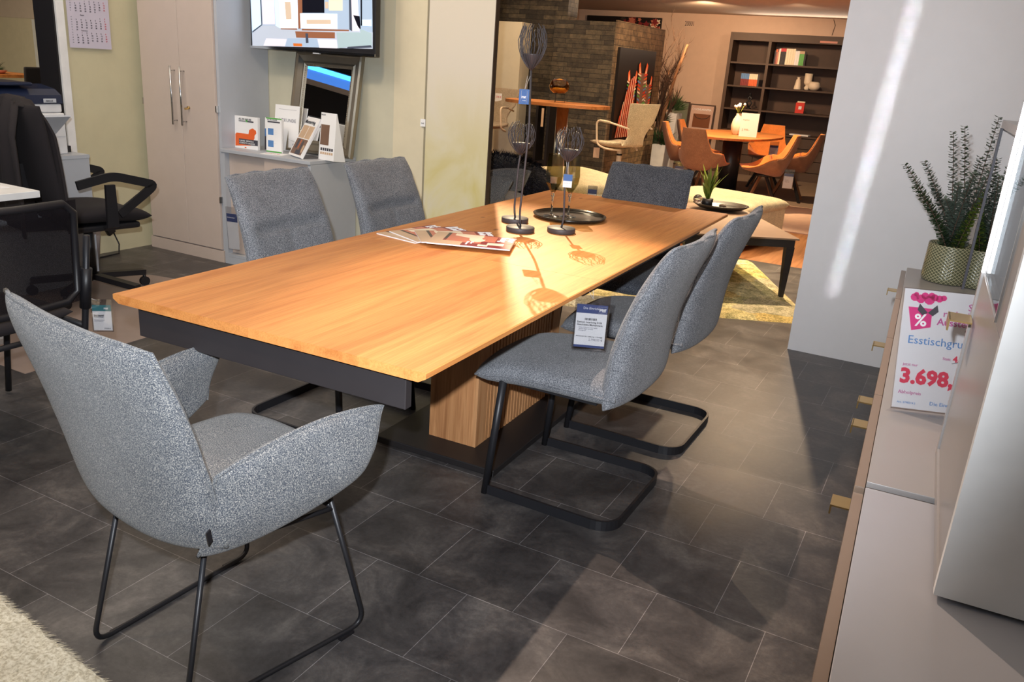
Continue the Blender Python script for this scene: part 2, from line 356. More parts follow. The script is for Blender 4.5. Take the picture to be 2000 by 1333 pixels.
oak('oak_pedestal', srgb(188, 136, 92), srgb(158, 108, 70), srgb(204, 156, 112), plank=3.0, along='Z', knots=False, seams=False, scale=1.0)
oak('wood_bar', srgb(186, 120, 66), srgb(150, 92, 48), srgb(206, 142, 86), plank=0.2, along='X', knots=False)
oak('wood_dining', srgb(190, 118, 62), srgb(150, 88, 44), srgb(208, 140, 80), plank=0.3, along='X', knots=False)
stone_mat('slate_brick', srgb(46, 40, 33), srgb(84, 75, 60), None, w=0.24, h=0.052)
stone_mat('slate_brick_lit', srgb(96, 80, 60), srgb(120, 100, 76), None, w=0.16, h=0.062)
painted_panel(); rug_mat(); pot_mat(); herringbone_mat()

def glass(name, col, rough=0.0, alpha=None, ior=1.45):
    m, nt, b = nodes(name); b.inputs['Base Color'].default_value = c4(col); setp(b, rough=rough, trans=1.0, ior=ior); return m
glass('clear_glass', (0.97, 0.98, 0.98)); glass('smoke_glass', srgb(226, 218, 184)); glass('amber_glass', srgb(205, 160, 60))
glass('bubble_glass', (0.9, 0.93, 0.95))
def film(name, tint, fac, rough=0.05):
    """thin clear plastic: mostly see-through with a sheen"""
    m, nt, b = nodes(name); nt.nodes.remove(b); out = nt.nodes['Material Output']
    t = nt.nodes.new('ShaderNodeBsdfTransparent'); t.inputs[0].default_value = c4(tint)
    g = nt.nodes.new('ShaderNodeBsdfGlossy'); g.inputs['Roughness'].default_value = rough
    mx = nt.nodes.new('ShaderNodeMixShader'); mx.inputs[0].default_value = fac
    nt.links.new(t.outputs[0], mx.inputs[1]); nt.links.new(g.outputs[0], mx.inputs[2]); nt.links.new(mx.outputs[0], out.inputs[0]); return m
film('clear_film', (0.93, 0.93, 0.94), 0.12); film('acrylic', (0.88, 0.88, 0.9), 0.15)
film('smoke_film', (0.70, 0.68, 0.55), 0.09, 0.04)
film('vitrine_glass', (0.55, 0.58, 0.6), 0.45, 0.02)
def meshcloth():
    m, nt, b = nodes('net_black'); nt.nodes.remove(b); out = nt.nodes['Material Output']
    t = nt.nodes.new('ShaderNodeBsdfTransparent'); d = nt.nodes.new('ShaderNodeBsdfDiffuse'); d.inputs[0].default_value = c4(srgb(26, 23, 26))
    v = objco(nt); ch = nt.nodes.new('ShaderNodeTexVoronoi'); ch.inputs['Scale'].default_value = 500; nt.links.new(v, ch.inputs['Vector'])
    r = ramp(nt, ch.outputs['Distance'], [(0.0, (0.45,)*3), (0.5, (0.85,)*3)]); mx = nt.nodes.new('ShaderNodeMixShader')
    nt.links.new(r.outputs[0], mx.inputs[0]); nt.links.new(t.outputs[0], mx.inputs[1]); nt.links.new(d.outputs[0], mx.inputs[2]); nt.links.new(mx.outputs[0], out.inputs[0])
meshcloth()
m_, nt_, b_ = nodes('mirror_glass'); b_.inputs['Base Color'].default_value = (0.93, 0.94, 0.95, 1); setp(b_, metal=1.0, rough=0.01)
m_, nt_, b_ = nodes('vitrine_mirror'); b_.inputs['Base Color'].default_value = (0.62, 0.65, 0.67, 1); setp(b_, metal=1.0, rough=0.02)
FLX, FLY = 1.43984, -2.03351
floor_mat()
oak_seam = None

# ---------------------------------------------------------------- mesh helpers
class MB:
    def __init__(s): s.v = []; s.f = []; s.mi = []; s.sm = []
    def add(s, vs, fs, mi=0, sm=False):
        o = len(s.v); s.v += [tuple(v) for v in vs]
        for f in fs: s.f.append(tuple(i+o for i in f)); s.mi.append(mi); s.sm.append(sm)
        return s
    def box(s, c, d, mi=0, rot=None, bev=0.0):
        x, y, z = d[0]/2, d[1]/2, d[2]/2
        if bev <= 0:
            vs = [(-x,-y,-z),(x,-y,-z),(x,y,-z),(-x,y,-z),(-x,-y,z),(x,-y,z),(x,y,z),(-x,y,z)]
            fs = [(0,3,2,1),(4,5,6,7),(0,1,5,4),(1,2,6,5),(2,3,7,6),(3,0,4,7)]
        else:
            b = bm_new = bmesh.new(); bmesh.ops.create_cube(b, size=1)
            for v in b.verts: v.co = Vector((v.co.x*d[0], v.co.y*d[1], v.co.z*d[2]))
            bmesh.ops.bevel(b, geom=list(b.edges), offset=bev, segments=2, profile=0.5, affect='EDGES')
            b.verts.index_update(); vs = [v.co.copy() for v in b.verts]; fs = [tuple(v.index for v in f.verts) for f in b.faces]; b.free()
        if rot is not None:
            E_ = rot if isinstance(rot, Matrix) else Euler(rot).to_matrix()
            vs = [E_ @ Vector(v) for v in vs]
        vs = [Vector(v)+Vector(c) for v in vs]
        return s.add(vs, fs, mi, False)
    def bx(s, x0, x1, y0, y1, z0, z1, mi=0, bev=0.0): return s.box(((x0+x1)/2, (y0+y1)/2, (z0+z1)/2), (abs(x1-x0), abs(y1-y0), abs(z1-z0)), mi, None, bev)
    def tube(s, pts, r, n=10, mi=0, closed=False, flat=None, up=None, cap=True):
        """round (or flat=(w,h)) bar along a polyline"""
        P = [Vector(p) for p in pts]; N = len(P); rings = []
        prev = None
        for i in range(N):
            if closed: t = (P[(i+1) % N]-P[i-1]).normalized()
            elif i == 0: t = (P[1]-P[0]).normalized()
            elif i == N-1: t = (P[-1]-P[-2]).normalized()
            else: t = ((P[i+1]-P[i]).normalized()+(P[i]-P[i-1]).normalized()).normalized()
            if up is not None: a = Vector(up); a = (a-t*a.dot(t)).normalized()
            elif prev is None:
                a = Vector((0, 0, 1)) if abs(t.z) < 0.9 else Vector((1, 0, 0)); a = (a-t*a.dot(t)).normalized()
            else: a = (prev-t*prev.dot(t)).normalized()
            prev = a; b = t.cross(a)
            rr = r[i] if isinstance(r, (list, tuple)) else r
            k = 1.0
            if 0 < i < N-1 or closed:
                d0 = (P[i]-P[i-1]).normalized(); d1 = (P[(i+1) % N]-P[i]).normalized(); k = 1/max(0.5, math.sqrt((1+d0.dot(d1))/2))
            if flat: w, h = flat; rings.append([P[i]+a*(h/2*sa)+b*(w/2*sb*k) for sa, sb in ((1,1),(1,-1),(-1,-1),(-1,1))])
            else: rings.append([P[i]+a*(rr*math.cos(2*PI*j/n))+b*(rr*math.sin(2*PI*j/n)) for j in range(n)])
        m = len(rings[0]); vs = [v for rg in rings for v in rg]; fs = []
        for i in range(N if closed else N-1):
            for j in range(m):
                a0, a1 = i*m+j, i*m+(j+1) % m; b0, b1 = ((i+1) % N)*m+j, ((i+1) % N)*m+(j+1) % m
                fs.append((a0, a1, b1, b0))
        if not closed and cap: fs.append(tuple(range(m-1, -1, -1))); fs.append(tuple((N-1)*m+j for j in range(m)))
        return s.add(vs, fs, mi, flat is None)
    def cyl(s, c, r, h, n=24, mi=0, r2=None, axis='Z'):
        r2 = r if r2 is None else r2; vs = []
        for k, (z, rr) in enumerate(((0, r), (h, r2))):
            for j in range(n):
                a = 2*PI*j/n; p = (rr*math.cos(a), rr*math.sin(a), z)
                if axis == 'X': p = (p[2], p[0], p[1])
                elif axis == 'Y': p = (p[1], p[2], p[0])
                vs.append((p[0]+c[0], p[1]+c[1], p[2]+c[2]))
        o = len(s.v); s.v += vs
        for j in range(n): s.f.append((o+j, o+(j+1) % n, o+n+(j+1) % n, o+n+j)); s.mi.append(mi); s.sm.append(True)
        for f in (tuple(range(n-1, -1, -1)), tuple(range(n, 2*n))): s.f.append(tuple(o+i for i in f)); s.mi.append(mi); s.sm.append(False)
        return s
    def lathe(s, prof, c=(0, 0, 0), n=32, mi=0, sx=1, sy=1, close=False):
        vs = []; N = len(prof)
        for r, z in prof:
            for j in range(n): vs.append((c[0]+sx*r*math.cos(2*PI*j/n), c[1]+sy*r*math.sin(2*PI*j/n), c[2]+z))
        fs = []
        for i in range(N-1+(1 if close else 0)):
            for j in range(n): fs.append((i*n+j, i*n+(j+1) % n, ((i+1) % N)*n+(j+1) % n, ((i+1) % N)*n+j))
        if not close:
            if prof[0][0] > 1e-4: fs.append(tuple(range(n-1, -1, -1)))
            if prof[-1][0] > 1e-4: fs.append(tuple((N-1)*n+j for j in range(n)))
        return s.add(vs, fs, mi, True)
    def prism(s, poly, z0, z1, mi=0, mat=None):
        n = len(poly); vs = [Vector((p[0], p[1], z0)) for p in poly]+[Vector((p[0], p[1], z1)) for p in poly]
        if mat is not None: vs = [mat @ v for v in vs]
        return s.add(vs, [tuple(range(n-1, -1, -1)), tuple(range(n, 2*n))]+[(i, (i+1) % n, n+(i+1) % n, n+i) for i in range(n)], mi)
    def quad(s, a, b, c, d, mi=0): return s.add([a, b, c, d], [(0, 1, 2, 3)], mi)
    def sphere(s, c, r, n=16, mi=0, sc=(1, 1, 1)):
        vs = []; m = n//2
        for i in range(m+1):
            for j in range(n):
                a = PI*i/m; b = 2*PI*j/n
                vs.append((c[0]+r*sc[0]*math.sin(a)*math.cos(b), c[1]+r*sc[1]*math.sin(a)*math.sin(b), c[2]+r*sc[2]*math.cos(a)))
        return s.add(vs, [(i*n+j, (i+1)*n+j, (i+1)*n+(j+1) % n, i*n+(j+1) % n) for i in range(m) for j in range(n)], mi, True)
    def pad(s, fn, th, nu=22, nv=22, p=5, mi=0, q=0.5, crease=None, cf=False):
        """an upholstered slab: surface fn(u,v) given a thickness that closes at the seams"""
        us = [0.5-0.5*math.cos(PI*i/nu) for i in range(nu+1)]; vs_ = [0.5-0.5*math.cos(PI*i/nv) for i in range(nv+1)]
        e = 1e-3; F, B = [], []
        for u in us:
            for v in vs_:
                P = Vector(fn(u, v))
                du = Vector(fn(min(1, u+e), v))-Vector(fn(max(0, u-e), v)); dv = Vector(fn(u, min(1, v+e)))-Vector(fn(u, max(0, v-e)))
                n = du.cross(dv).normalized()
                h = ((1-abs(2*u-1)**p)*(1-abs(2*v-1)**p)); h = max(0, h)**q
                t = th(u, v) if callable(th) else th
                k = crease(u, v) if crease else 1.0
                F.append(P+n*t*h*(k if cf else 1)); B.append(P-n*t*h*(1 if cf else k))
        w = nv+1; N = len(F); idx = {}
        vs = list(F); bi = []
        for i in range(nu+1):
            for j in range(nv+1):
                if i in (0, nu) or j in (0, nv): bi.append(i*w+j)
                else: bi.append(len(vs)); vs.append(B[i*w+j])
        fs = []
        for i in range(nu):
            for j in range(nv):
                a, b, c, d = i*w+j, (i+1)*w+j, (i+1)*w+j+1, i*w+j+1
                fs.append((a, b, c, d)); fs.append((bi[d], bi[c], bi[b], bi[a]))
        return s.add(vs, fs, mi, True)
    def build(s, name, mats, parent=None, loc=None, rot=None):
        me = bpy.data.meshes.new(name); me.from_pydata([tuple(v) for v in s.v], [], s.f)
        if isinstance(mats, str): mats = [mats]
        for m in mats: me.materials.append(MAT[m])
        for p, mi, sm in zip(me.polygons, s.mi, s.sm): p.material_index = mi; p.use_smooth = sm
        me.update()
        o = bpy.data.objects.new(name, me); COL.objects.link(o)
        if parent is not None: o.parent = parent
        if loc is not None: o.location = loc
        if rot is not None: o.rotation_euler = rot
        return o
def thing(name, label, cat, loc=(0, 0, 0), rz=0, group=None, rot=None):
    o = bpy.data.objects.new(name, None); COL.objects.link(o); o.location = loc; o.empty_display_size = 0.1
    o.rotation_euler = rot if rot else (0, 0, rz); o['label'] = label; o['category'] = cat
    if group: o['group'] = group
    return o
def tag(o, label, cat, group=None):
    o['label'] = label; o['category'] = cat
    if group: o['group'] = group
    return o
def struct(name, mb, mats, loc=None):
    o = mb.build(name, mats); o['kind'] = 'structure'
    if loc: o.location = loc
    return o
def dup(root, loc, rz, label, group=None):
    r = root.copy(); COL.objects.link(r); r.location = loc; r.rotation_euler = (0, 0, rz); r['label'] = label
    if group: r['group'] = group
    def rec(a, b):
        for ch in list(a.children):
            if ch.name.startswith('_'): continue
            c = ch.copy(); COL.objects.link(c); c.parent = b; rec(ch, c)
    rec(root, r); return r
def text(body, size, mat, parent, M4, name='lettering', align='LEFT', bold=0.0, ext=0.0004, sx=1.0):
    """flat lettering as a mesh part; M4 places the text plane (x right, y up, z out)"""
    cu = bpy.data.curves.new('t', 'FONT'); cu.body = body; cu.size = size; cu.align_x = align; cu.extrude = ext; cu.offset = bold; cu.resolution_u = 2
    to = bpy.data.objects.new('t', cu); COL.objects.link(to)
    dg = bpy.context.evaluated_depsgraph_get(); dg.update()
    me = bpy.data.meshes.new_from_object(to.evaluated_get(dg)); bpy.data.objects.remove(to); bpy.data.curves.remove(cu)
    me.transform(M4 @ Matrix.Diagonal((sx, 1, 1, 1))); me.materials.clear(); me.materials.append(MAT[mat])
    o = bpy.data.objects.new(name, me); COL.objects.link(o); o.parent = parent; return o
def frame4(o, x, y):
    """matrix from origin, x axis and y axis"""
    x = Vector(x).normalized(); y = Vector(y); y = (y-x*y.dot(x)).normalized(); z = x.cross(y)
    m = Matrix((x, y, z)).transposed().to_4x4(); m.translation = Vector(o); return m
def arc(c, r, a0, a1, n, plane='XY', z=0):
    out = []
    for i in range(n+1):
        a = a0+(a1-a0)*i/n; out.append((c[0]+r*math.cos(a), c[1]+r*math.sin(a)))
    return out
def fillet(pts, r, n=6):
    """round the inner corners of a polyline"""
    P = [Vector(p) for p in pts]; out = [P[0]]
    for i in range(1, len(P)-1):
        a = (P[i-1]-P[i]); b = (P[i+1]-P[i]); rr = min(r, a.length*0.49, b.length*0.49)
        A = P[i]+a.normalized()*rr; B = P[i]+b.normalized()*rr
        for k in range(n+1):
            t = k/n; out.append((1-t)**2*A+2*t*(1-t)*P[i]+t*t*B)
    out.append(P[-1]); return out

# ================================================================ THE ROOM
fl = MB(); fl.quad((-7, -4, 0), (3, -4, 0), (3, 6.9, 0), (-7, 6.9, 0)); fl.quad((-16.5, 5.0, 0), (-7, 5.0, 0), (-7, 9.8, 0), (-16.5, 9.8, 0))
struct('floor', fl, 'slate_floor')
struct('floor.001', MB().quad((-7, 6.9, 0), (3, 6.9, 0), (3, 10.0, 0), (-7, 10.0, 0)), 'warm_parquet')
struct('floor.002', MB().quad((-7, 10.0, 0), (3, 10.0, 0), (3, 13.9, 0), (-7, 13.9, 0)), 'carpet_brown')
# left wall with an opening into the next room
wl = MB(); wl.bx(-5.18, -5.0, 3.435, 4.50, 0, 3.6); wl.bx(-5.18, -5.0, -4, 3.435, 0, 0.62)
struct('wall_left', wl, 'green_wall')
tr = MB(); tr.bx(-4.999, -4.985, 3.425, 3.478, 0.625, 3.6)
struct('trim_1', tr, 'white_paint')
struct('trim_2', MB().bx(-5.185, -5.0, 3.415, 3.434, 0.621, 3.6), 'dark_jamb')
# back wall of the office corner
struct('wall_back', MB().bx(-5.0, -3.205, 4.42, 4.50, 0, 3.6), 'green_wall_cool_lit')
struct('wall_back.001', MB().bx(-3.205, -2.975, 4.41, 4.49, 0, 3.6), 'cream_wall')
struct('trim_3', MB().bx(-2.974, -2.946, 4.43, 4.47, 0, 3.6), 'dark_brown')
struct('wall_center', MB().bx(-2.944, -2.50, 4.385, 4.425, 0, 3.6, 0), 'watercolour_panel')
struct('trim_4', MB().bx(-2.4995, -2.495, 4.387, 4.425, 0, 3.6), 'dark_brown')
struct('wall_right', MB().bx(-0.66, 1.2, 4.65, 4.78, 0, 3.6), 'gloss_white')
struct('wall_right.001', MB().bx(0.56, 0.66, -4, 4.65, 0, 3.6), 'white_wall')
struct('ceiling', MB().quad((-7, -4, 3.6), (-7, 8.8, 3.6), (3, 8.8, 3.6), (3, -4, 3.6)), 'ceiling_paint')
struct('ceiling.001', MB().bx(-7, 3, 8.8, 13.9, 2.33, 3.7), 'ceiling_paint')
struct('wall_far', MB().bx(-7, 3, 13.75, 13.9, 0, 2.4), 'far_wall')
struct('wall_left.001', MB().bx(-7.1, -7.0, 9.6, 13.9, 0, 2.4), 'far_wall')
# the stone clad block: slate front, side is the same stone with the light put into a lighter colour
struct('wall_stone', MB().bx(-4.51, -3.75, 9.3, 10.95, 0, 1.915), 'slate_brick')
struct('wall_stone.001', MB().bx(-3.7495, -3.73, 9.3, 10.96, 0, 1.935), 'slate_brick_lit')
struct('wall_stone.002', MB().bx(-6.2, -4.50, 9.62, 9.9, 0, 2.33), 'slate_brick')
# wall behind the camera, seen in the mirror, with the blue cove
struct('wall_front', MB().bx(-7, 3, -4.1, -4.0, 0, 3.6), 'dark_wall')
RM = Matrix.Rotation(math.atan2(0.62, -0.78)+PI/2, 3, 'Z')   # faces the leaning mirror
def mir_band(z0, z1, push): return MB().box((-7.2-0.62*push, 0.3-0.78*push, (z0+z1)/2), (0.1, 6.0, z1-z0), 0, Matrix.Rotation(math.atan2(0.78, 0.62), 3, 'Z'))
struct('wall_left.002', mir_band(0, 2.439, 0), 'dark_wall')
struct('trim_5', mir_band(2.44, 2.511, 0.02), 'ceiling_paint')
struct('trim_6', mir_band(2.512, 2.633, 0.04), 'cove_blue')
struct('trim_7', mir_band(2.634, 2.69, 0.03), 'cove_cyan')
struct('wall_left.003', mir_band(2.691, 3.6, 0), 'dark_wall')
# next room
nr = MB(); nr.bx(-16.6, -5.2, 9.7, 9.8, 0, 1.57); nr.bx(-16.6, -16.5, 5, 9.7, 0, 2.6)
struct('wall_next_room', nr, 'cream_wall')
struct('ceiling.002', MB().bx(-16.6, -7.05, 4.7, 9.8, 2.6, 2.7).bx(-16.6, -5.2, 9.69, 9.8, 1.57, 2.6), 'ceiling_paint')
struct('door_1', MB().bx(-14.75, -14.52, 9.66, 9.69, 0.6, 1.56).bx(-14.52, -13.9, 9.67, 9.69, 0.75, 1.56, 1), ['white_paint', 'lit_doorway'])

# ================================================================ DINING TABLE
T0 = Vector((-1.945, 1.412)); TY = R(0.75)   # near left corner, slight turn
tb = thing('dining_table', 'long oak dining table with black apron and fluted oak pedestal', 'table', (-1.945+0.49, 1.412+1.4, 0), -math.atan2(-0.072, 2.8)*-1)
tb.rotation_euler = (0, 0, math.atan2(0.068, 2.8))
HW = 0.4905; HL = 1.405
def top_board(y0, y1, nm, mt):
    b = MB()
    # bevelled underside edge: thin rim, thicker core
    x0, x1 = -HW, HW
    prof = [(x0, 0.746), (x0, 0.758), (x0+0.003, 0.760), (x1-0.003, 0.760), (x1, 0.758), (x1, 0.746), (x1-0.02, 0.735), (x0+0.02, 0.735)]
    vs = [(x, y0, z) for x, z in prof]+[(x, y1, z) for x, z in prof]; n = len(prof)
    b.add(vs, [tuple(range(n)), tuple(range(2*n-1, n-1, -1))]+[(i, n+i, n+(i+1) % n, (i+1) % n) for i in range(n)])
    return b.build(nm, mt, tb)
top_board(-HL, -0.357, 'tabletop', 'oak_top'); top_board(-0.3555, HL, 'tabletop', 'oak_top_far')
ap = MB(); ap.bx(-0.435, 0.42, -HL+0.03, -HL+0.055, 0.645, 0.734, 0, 0.002)
ap.build('apron', 'table_frame_black', tb)
rl = MB(); rl.bx(0.385, 0.41, -0.30, HL-0.2, 0.680, 0.734); rl.build('side_rail', 'table_frame_black', tb)
rl = MB(); rl.bx(-0.41, -0.385, -0.30, HL-0.2, 0.680, 0.734); rl.build('side_rail', 'table_frame_black', tb)
rl = MB(); rl.bx(-0.39, 0.39, HL-0.23, HL-0.2, 0.672, 0.734); rl.bx(-0.2, 0.2, -0.45, 0.5, 0.70, 0.734); rl.bx(-0.15, 0.15, -HL+0.056, -0.451, 0.705, 0.734); rl.build('top_mount', 'table_frame_black', tb)
# pedestal in the table's own frame
cx, cy = -1.455, 2.812
pd = MB(); x0, x1 = -1.613-cx, -1.409-cx; y0, y1 = 2.488-cy, 3.21-cy
pd.bx(x0, x1, y0, y0+0.075, 0.026, 0.70); pd.bx(x0, x1, y1-0.075, y1, 0.026, 0.70); pd.bx(x0, x1-0.022, y0+0.075, y1-0.075, 0.026, 0.70, 1)
yy = y0+0.079
while yy < y1-0.095:
    pd.bx(x1-0.0215, x1, yy, yy+0.0185, 0.026, 0.70); yy += 0.0265
pd.build('pedestal', ['oak_pedestal', 'base_plate_black'], tb)
MB().bx(-1.775-cx, -1.262-cx, 2.362-cy, 3.33-cy, 0.0, 0.026, 0, 0.003).build('base_plate', 'base_plate_black', tb)

# ================================================================ CANTILEVER CHAIRS
def cantilever(label, cat_group, loc, rz, fab='tweed_blue_grey', crease=True):
    t = thing('cantilever_chair', label, 'chair', loc, rz, cat_group)
    # flat steel floor loop
    w = 0.235; L = 0.475
    loop = fillet([(-w, 0.0, 0.017), (-w, -L, 0.017), (w, -L, 0.017), (w, 0.0, 0.017)], 0.075, 8)
    # gentle bow of the runners
    loop = [Vector((p.x*(1+0.10*math.sin(PI*min(1, max(0, -p.y/L)))*0.6), p.y, p.z)) for p in loop]
    MB().tube(loop, 0, flat=(0.009, 0.034), up=(0, 0, 1)).build('floor_loop', 'black_metal', t)
    for s_ in (-1, 1):
        MB().tube([(s_*w, 0.0, 0.0), (s_*(w-0.02), -0.035, 0.425)], [0.0125, 0.0135], 14).build('leg', 'black_metal', t)
    MB().bx(-0.2, 0.2, -0.36, -0.02, 0.405, 0.42).build('seat_support', 'black_metal', t)
    # seat cushion
    def seat(u, v):
        x = (2*u-1)*0.243; y = 0.065-0.50*v
        x *= 1-0.05*(1-v)
        z = 0.452-0.012*(2*v-1)**2*(1 if v < 0.5 else 0)-0.02*(1-v)**3+0.006*math.sin(PI*u)
        y += 0.018*math.sin(PI*u)*(1-v)
        return (x, y, z)
    MB().pad(seat, 0.044, 26, 26, 7, q=0.42).build('seat', fab, t)
    def seam(fn, steps, uv, r, name):
        pts = [Vector(fn(*p)) for p in uv]
        pts = [p+Vector((random.uniform(-1, 1), random.uniform(-1, 1), random.uniform(-1, 1)))*0.0012 for p in pts]
        return MB().tube(pts, r, 6).build(name, fab, t)
    ed = [(i/20, 0) for i in range(21)]+[(1, i/20) for i in range(1, 21)]
    ed = [(0, 1-i/20) for i in range(20)]+ed
    seam(seat, 0, ed, 0.0045, 'seam')
    # backrest
    def back(u, v):
        w_ = 0.243-0.022*v
        x = (2*u-1)*w_; z = 0.415+0.525*v
        y = -0.43-0.06*v-0.085*v*v+0.028*abs(2*u-1)**2.2+0.03*math.sin(PI*v)*0.6
        return (x, y, z)
    def thk(u, v): return 0.050-0.022*v
    def cr(u, v):
        if not crease: return 1
        k = 1.0
        win = 1/(1+math.exp(-(0.40-abs(u-0.5))*60))
        k -= 0.58*math.exp(-((v-0.62)/0.022)**2)*win
        k += 0.22*math.exp(-((v-0.70)/0.07)**2)*math.sin(PI*u)
        if v < 0.6: k -= 0.14*math.exp(-((u-0.5)/0.018)**2)
        return k
    MB().pad(back, thk, 40, 56, 7, q=0.42, crease=cr).build('backrest', fab, t)
    eb = [(0, i/24) for i in range(25)]+[(i/16, 1) for i in range(1, 17)]+[(1, 1-i/24) for i in range(1, 25)]
    pts = []
    for (u, v) in eb:
        p = Vector(back(u, v)); p += Vector((0, 0.004*math.sin(u*19+v*23), 0.003*math.sin(u*23))); pts.append(p)
    MB().tube(pts, 0.005, 6).build('seam', fab, t)
    return t
GC = 'grey cantilever chairs along the oak table'
cA = cantilever('grey cantilever chair on the right side of the oak table, nearest the camera', GC, (-1.222, 2.49, 0), PI/2)
cB = dup(cA, (-1.222, 3.165, 0), PI/2, 'grey cantilever chair on the right side of the oak table, second along', GC)
cC = dup(cA, (-1.83, 2.465, 0), -PI/2, 'grey cantilever chair behind the oak table in front of the white sideboard', GC)
cD = dup(cA, (-1.83, 3.145, 0), -PI/2, 'grey cantilever chair behind the oak table left of the painted panel', GC)
cantilever('dark tweed chair standing at the far end of the oak table', GC, (-1.44, 3.73, 0), PI, 'tweed_dark', False)

# ================================================================ ARMCHAIR IN THE FOREGROUND
def armchair(label, loc, rz, fab='tweed_melange'):
    t = thing('armchair', label, 'chair', loc, rz, 'tweed armchairs with wire sled legs')
    for s_ in (-1, 1):
        pts = [(s_*0.165, -0.145, 0.40), (s_*0.188, -0.235, 0.008), (s_*0.235, 0.255, 0.008), (s_*0.222, 0.15, 0.41)]
        MB().tube(fillet(pts, 0.05, 7), 0.0065, 10).build('leg', 'black_metal', t)
        MB().tube([(s_*0.166, -0.15, 0.378), (s_*0.223, 0.155, 0.378)], 0.006, 10).build('frame_rail', 'black_metal', t)
        for yb in (-0.16, 0.19):
            MB().box((s_*(0.195+(yb+0.235)*0.1), yb, 0.0035), (0.012, 0.045, 0.007)).build('glide', 'black_plastic', t)
    MB().tube([(-0.166, -0.15, 0.384), (0.166, -0.15, 0.384)], 0.006, 8).build('cross_rail', 'black_metal', t)
    MB().tube([(-0.223, 0.155, 0.384), (0.223, 0.155, 0.384)], 0.006, 8).build('cross_rail', 'black_metal', t)
    def back(u, v):
        a = 2*u-1
        w_ = 0.266+0.006*v
        lowz = 0.045*(abs(a)**3)*(1-v)**2
        z = 0.405+0.475*v+lowz*0.4
        x = a*w_*(1-0.08*(1-v)**3)-0.028*min(1, v*2.2)
        y = -0.205-0.105*v**1.15+0.055*abs(a)**2.4*(1-0.5*v)+0.015*math.sin(PI*v)
        return (x, y, z)
    def cr(u, v):
        return 1+0.06*math.sin(PI*v)*math.sin(PI*u)
    MB().pad(back, lambda u, v: 0.042-0.008*v, 34, 38, 6, q=0.45, crease=cr).build('backrest', fab, t)
    eb = [(0, i/24) for i in range(25)]+[(i/20, 1) for i in range(1, 21)]+[(1, 1-i/24) for i in range(1, 25)]
    MB().tube([Vector(back(u, v))+Vector((0, 0.0, 0.002*math.sin(u*21+v*9))) for u, v in eb], 0.0055, 6).build('seam', fab, t)
    def under(u, v):
        a = 2*u-1; return (a*(0.195+0.02*v), -0.18+0.34*v, 0.408+0.02*v+0.012*a*a)
    MB().pad(under, 0.018, 14, 14, 6).build('seat_shell', fab, t)
    def seat(u, v):
        a = 2*u-1; return (a*(0.215+0.012*v)*(1-0.10*v**6), -0.175+0.425*v, 0.455+0.012*math.sin(PI*u)-0.03*max(0, v-0.8)**1*2)
    MB().pad(seat, 0.045, 24, 26, 5, q=0.45).build('seat', fab, t)
    for s_ in (1, -1):
        def arm(u, v, s_=s_):
            # u: back to front, v: bottom to top
            ytop = -0.165+0.405*u; ybot = -0.185+0.365*u
            y = ybot+(ytop-ybot)*v
            zb = 0.398+0.095*u**1.7
            zt = 0.565+0.085*math.sin(PI*(0.10+0.55*u))
            z = zb+(zt-zb)*v
            xb = 0.218+0.078*u; xt = 0.232+0.056*u
            x = xb+(xt-xb)*v+0.022*math.sin(PI*v)*(1-v*0.5)+0.012*v**6
            x -= 0.02*(1-u)**3*(1-v)
            return (s_*x, y, z)
        MB().pad(arm, 0.026, 26, 22, 5, q=0.45).build('armrest', fab, t)
        ea = [(0, i/16) for i in range(17)]+[(i/20, 1) for i in range(1, 21)]+[(1, 1-i/16) for i in range(1, 17)]
        MB().tube([Vector(arm(u, v)) for u, v in ea], 0.005, 6).build('seam', fab, t)
    MB().box((0.258, -0.197, 0.475), (0.003, 0.014, 0.030), 0, (0.2, 0, 0.4)).build('brand_tab', 'black_plastic', t)
    return t
ac = armchair('melange grey armchair with wire sled legs at the near head of the table', (-1.395, 1.25, 0), R(-8))
dup(ac, (-3.02, 5.35, 0), R(-75), 'grey upholstered armchair half hidden behind the painted panel', 'tweed armchairs with wire sled legs')

# ================================================================ ON THE TABLE
def candle(label, base, pts, top_r, top_h, seed):
    rnd = random.Random(seed)
    t = thing('candle_holder', label, 'candle holder', (base[0], base[1], 0.7602), 0, 'wire tulip candle holders on the table')
    MB().lathe([(0.0001, 0), (0.0565, 0), (0.058, 0.002), (0.058, 0.018), (0.0565, 0.02), (0.0001, 0.02)], n=48).build('base', 'grey_metal', t)
    P = [Vector(p) for p in pts]
    MB().tube(fillet(P, 0.05, 5), 0.0042, 10).build('stem', 'grey_metal', t)
    c = P[-1]; w = MB(); n = 24
    for i in range(n):
        a = 2*PI*i/n+rnd.uniform(-0.08, 0.08); k = rnd.uniform(0.86, 1.08); ln = rnd.uniform(0.92, 1.08)
        pr = []
        for j in range(13):
            s_ = j/12; r_ = top_r*k*(math.sin(PI*(s_**0.85)*0.72)**0.95)*(1 if s_ < 0.7 else 1-0.1*(s_-0.7)/0.3)
            aa = a+0.25*s_*rnd.choice((-1, 1))*0.3
            pr.append((c.x+r_*math.cos(aa), c.y+r_*math.sin(aa), c.z+top_h*ln*s_))
        w.tube(pr, 0.0016, 5)
    w.build('wire_basket', 'grey_metal', t)
    zc = c.z+top_h*0.36
    MB().lathe([(0.004, c.z), (top_r*0.66, zc), (top_r*0.68, zc+0.004), (top_r*0.62, zc+0.001), (0.0001, c.z+0.02)], (c.x, c.y, 0), 28).build('candle_cup', 'grey_metal', t)
    return t
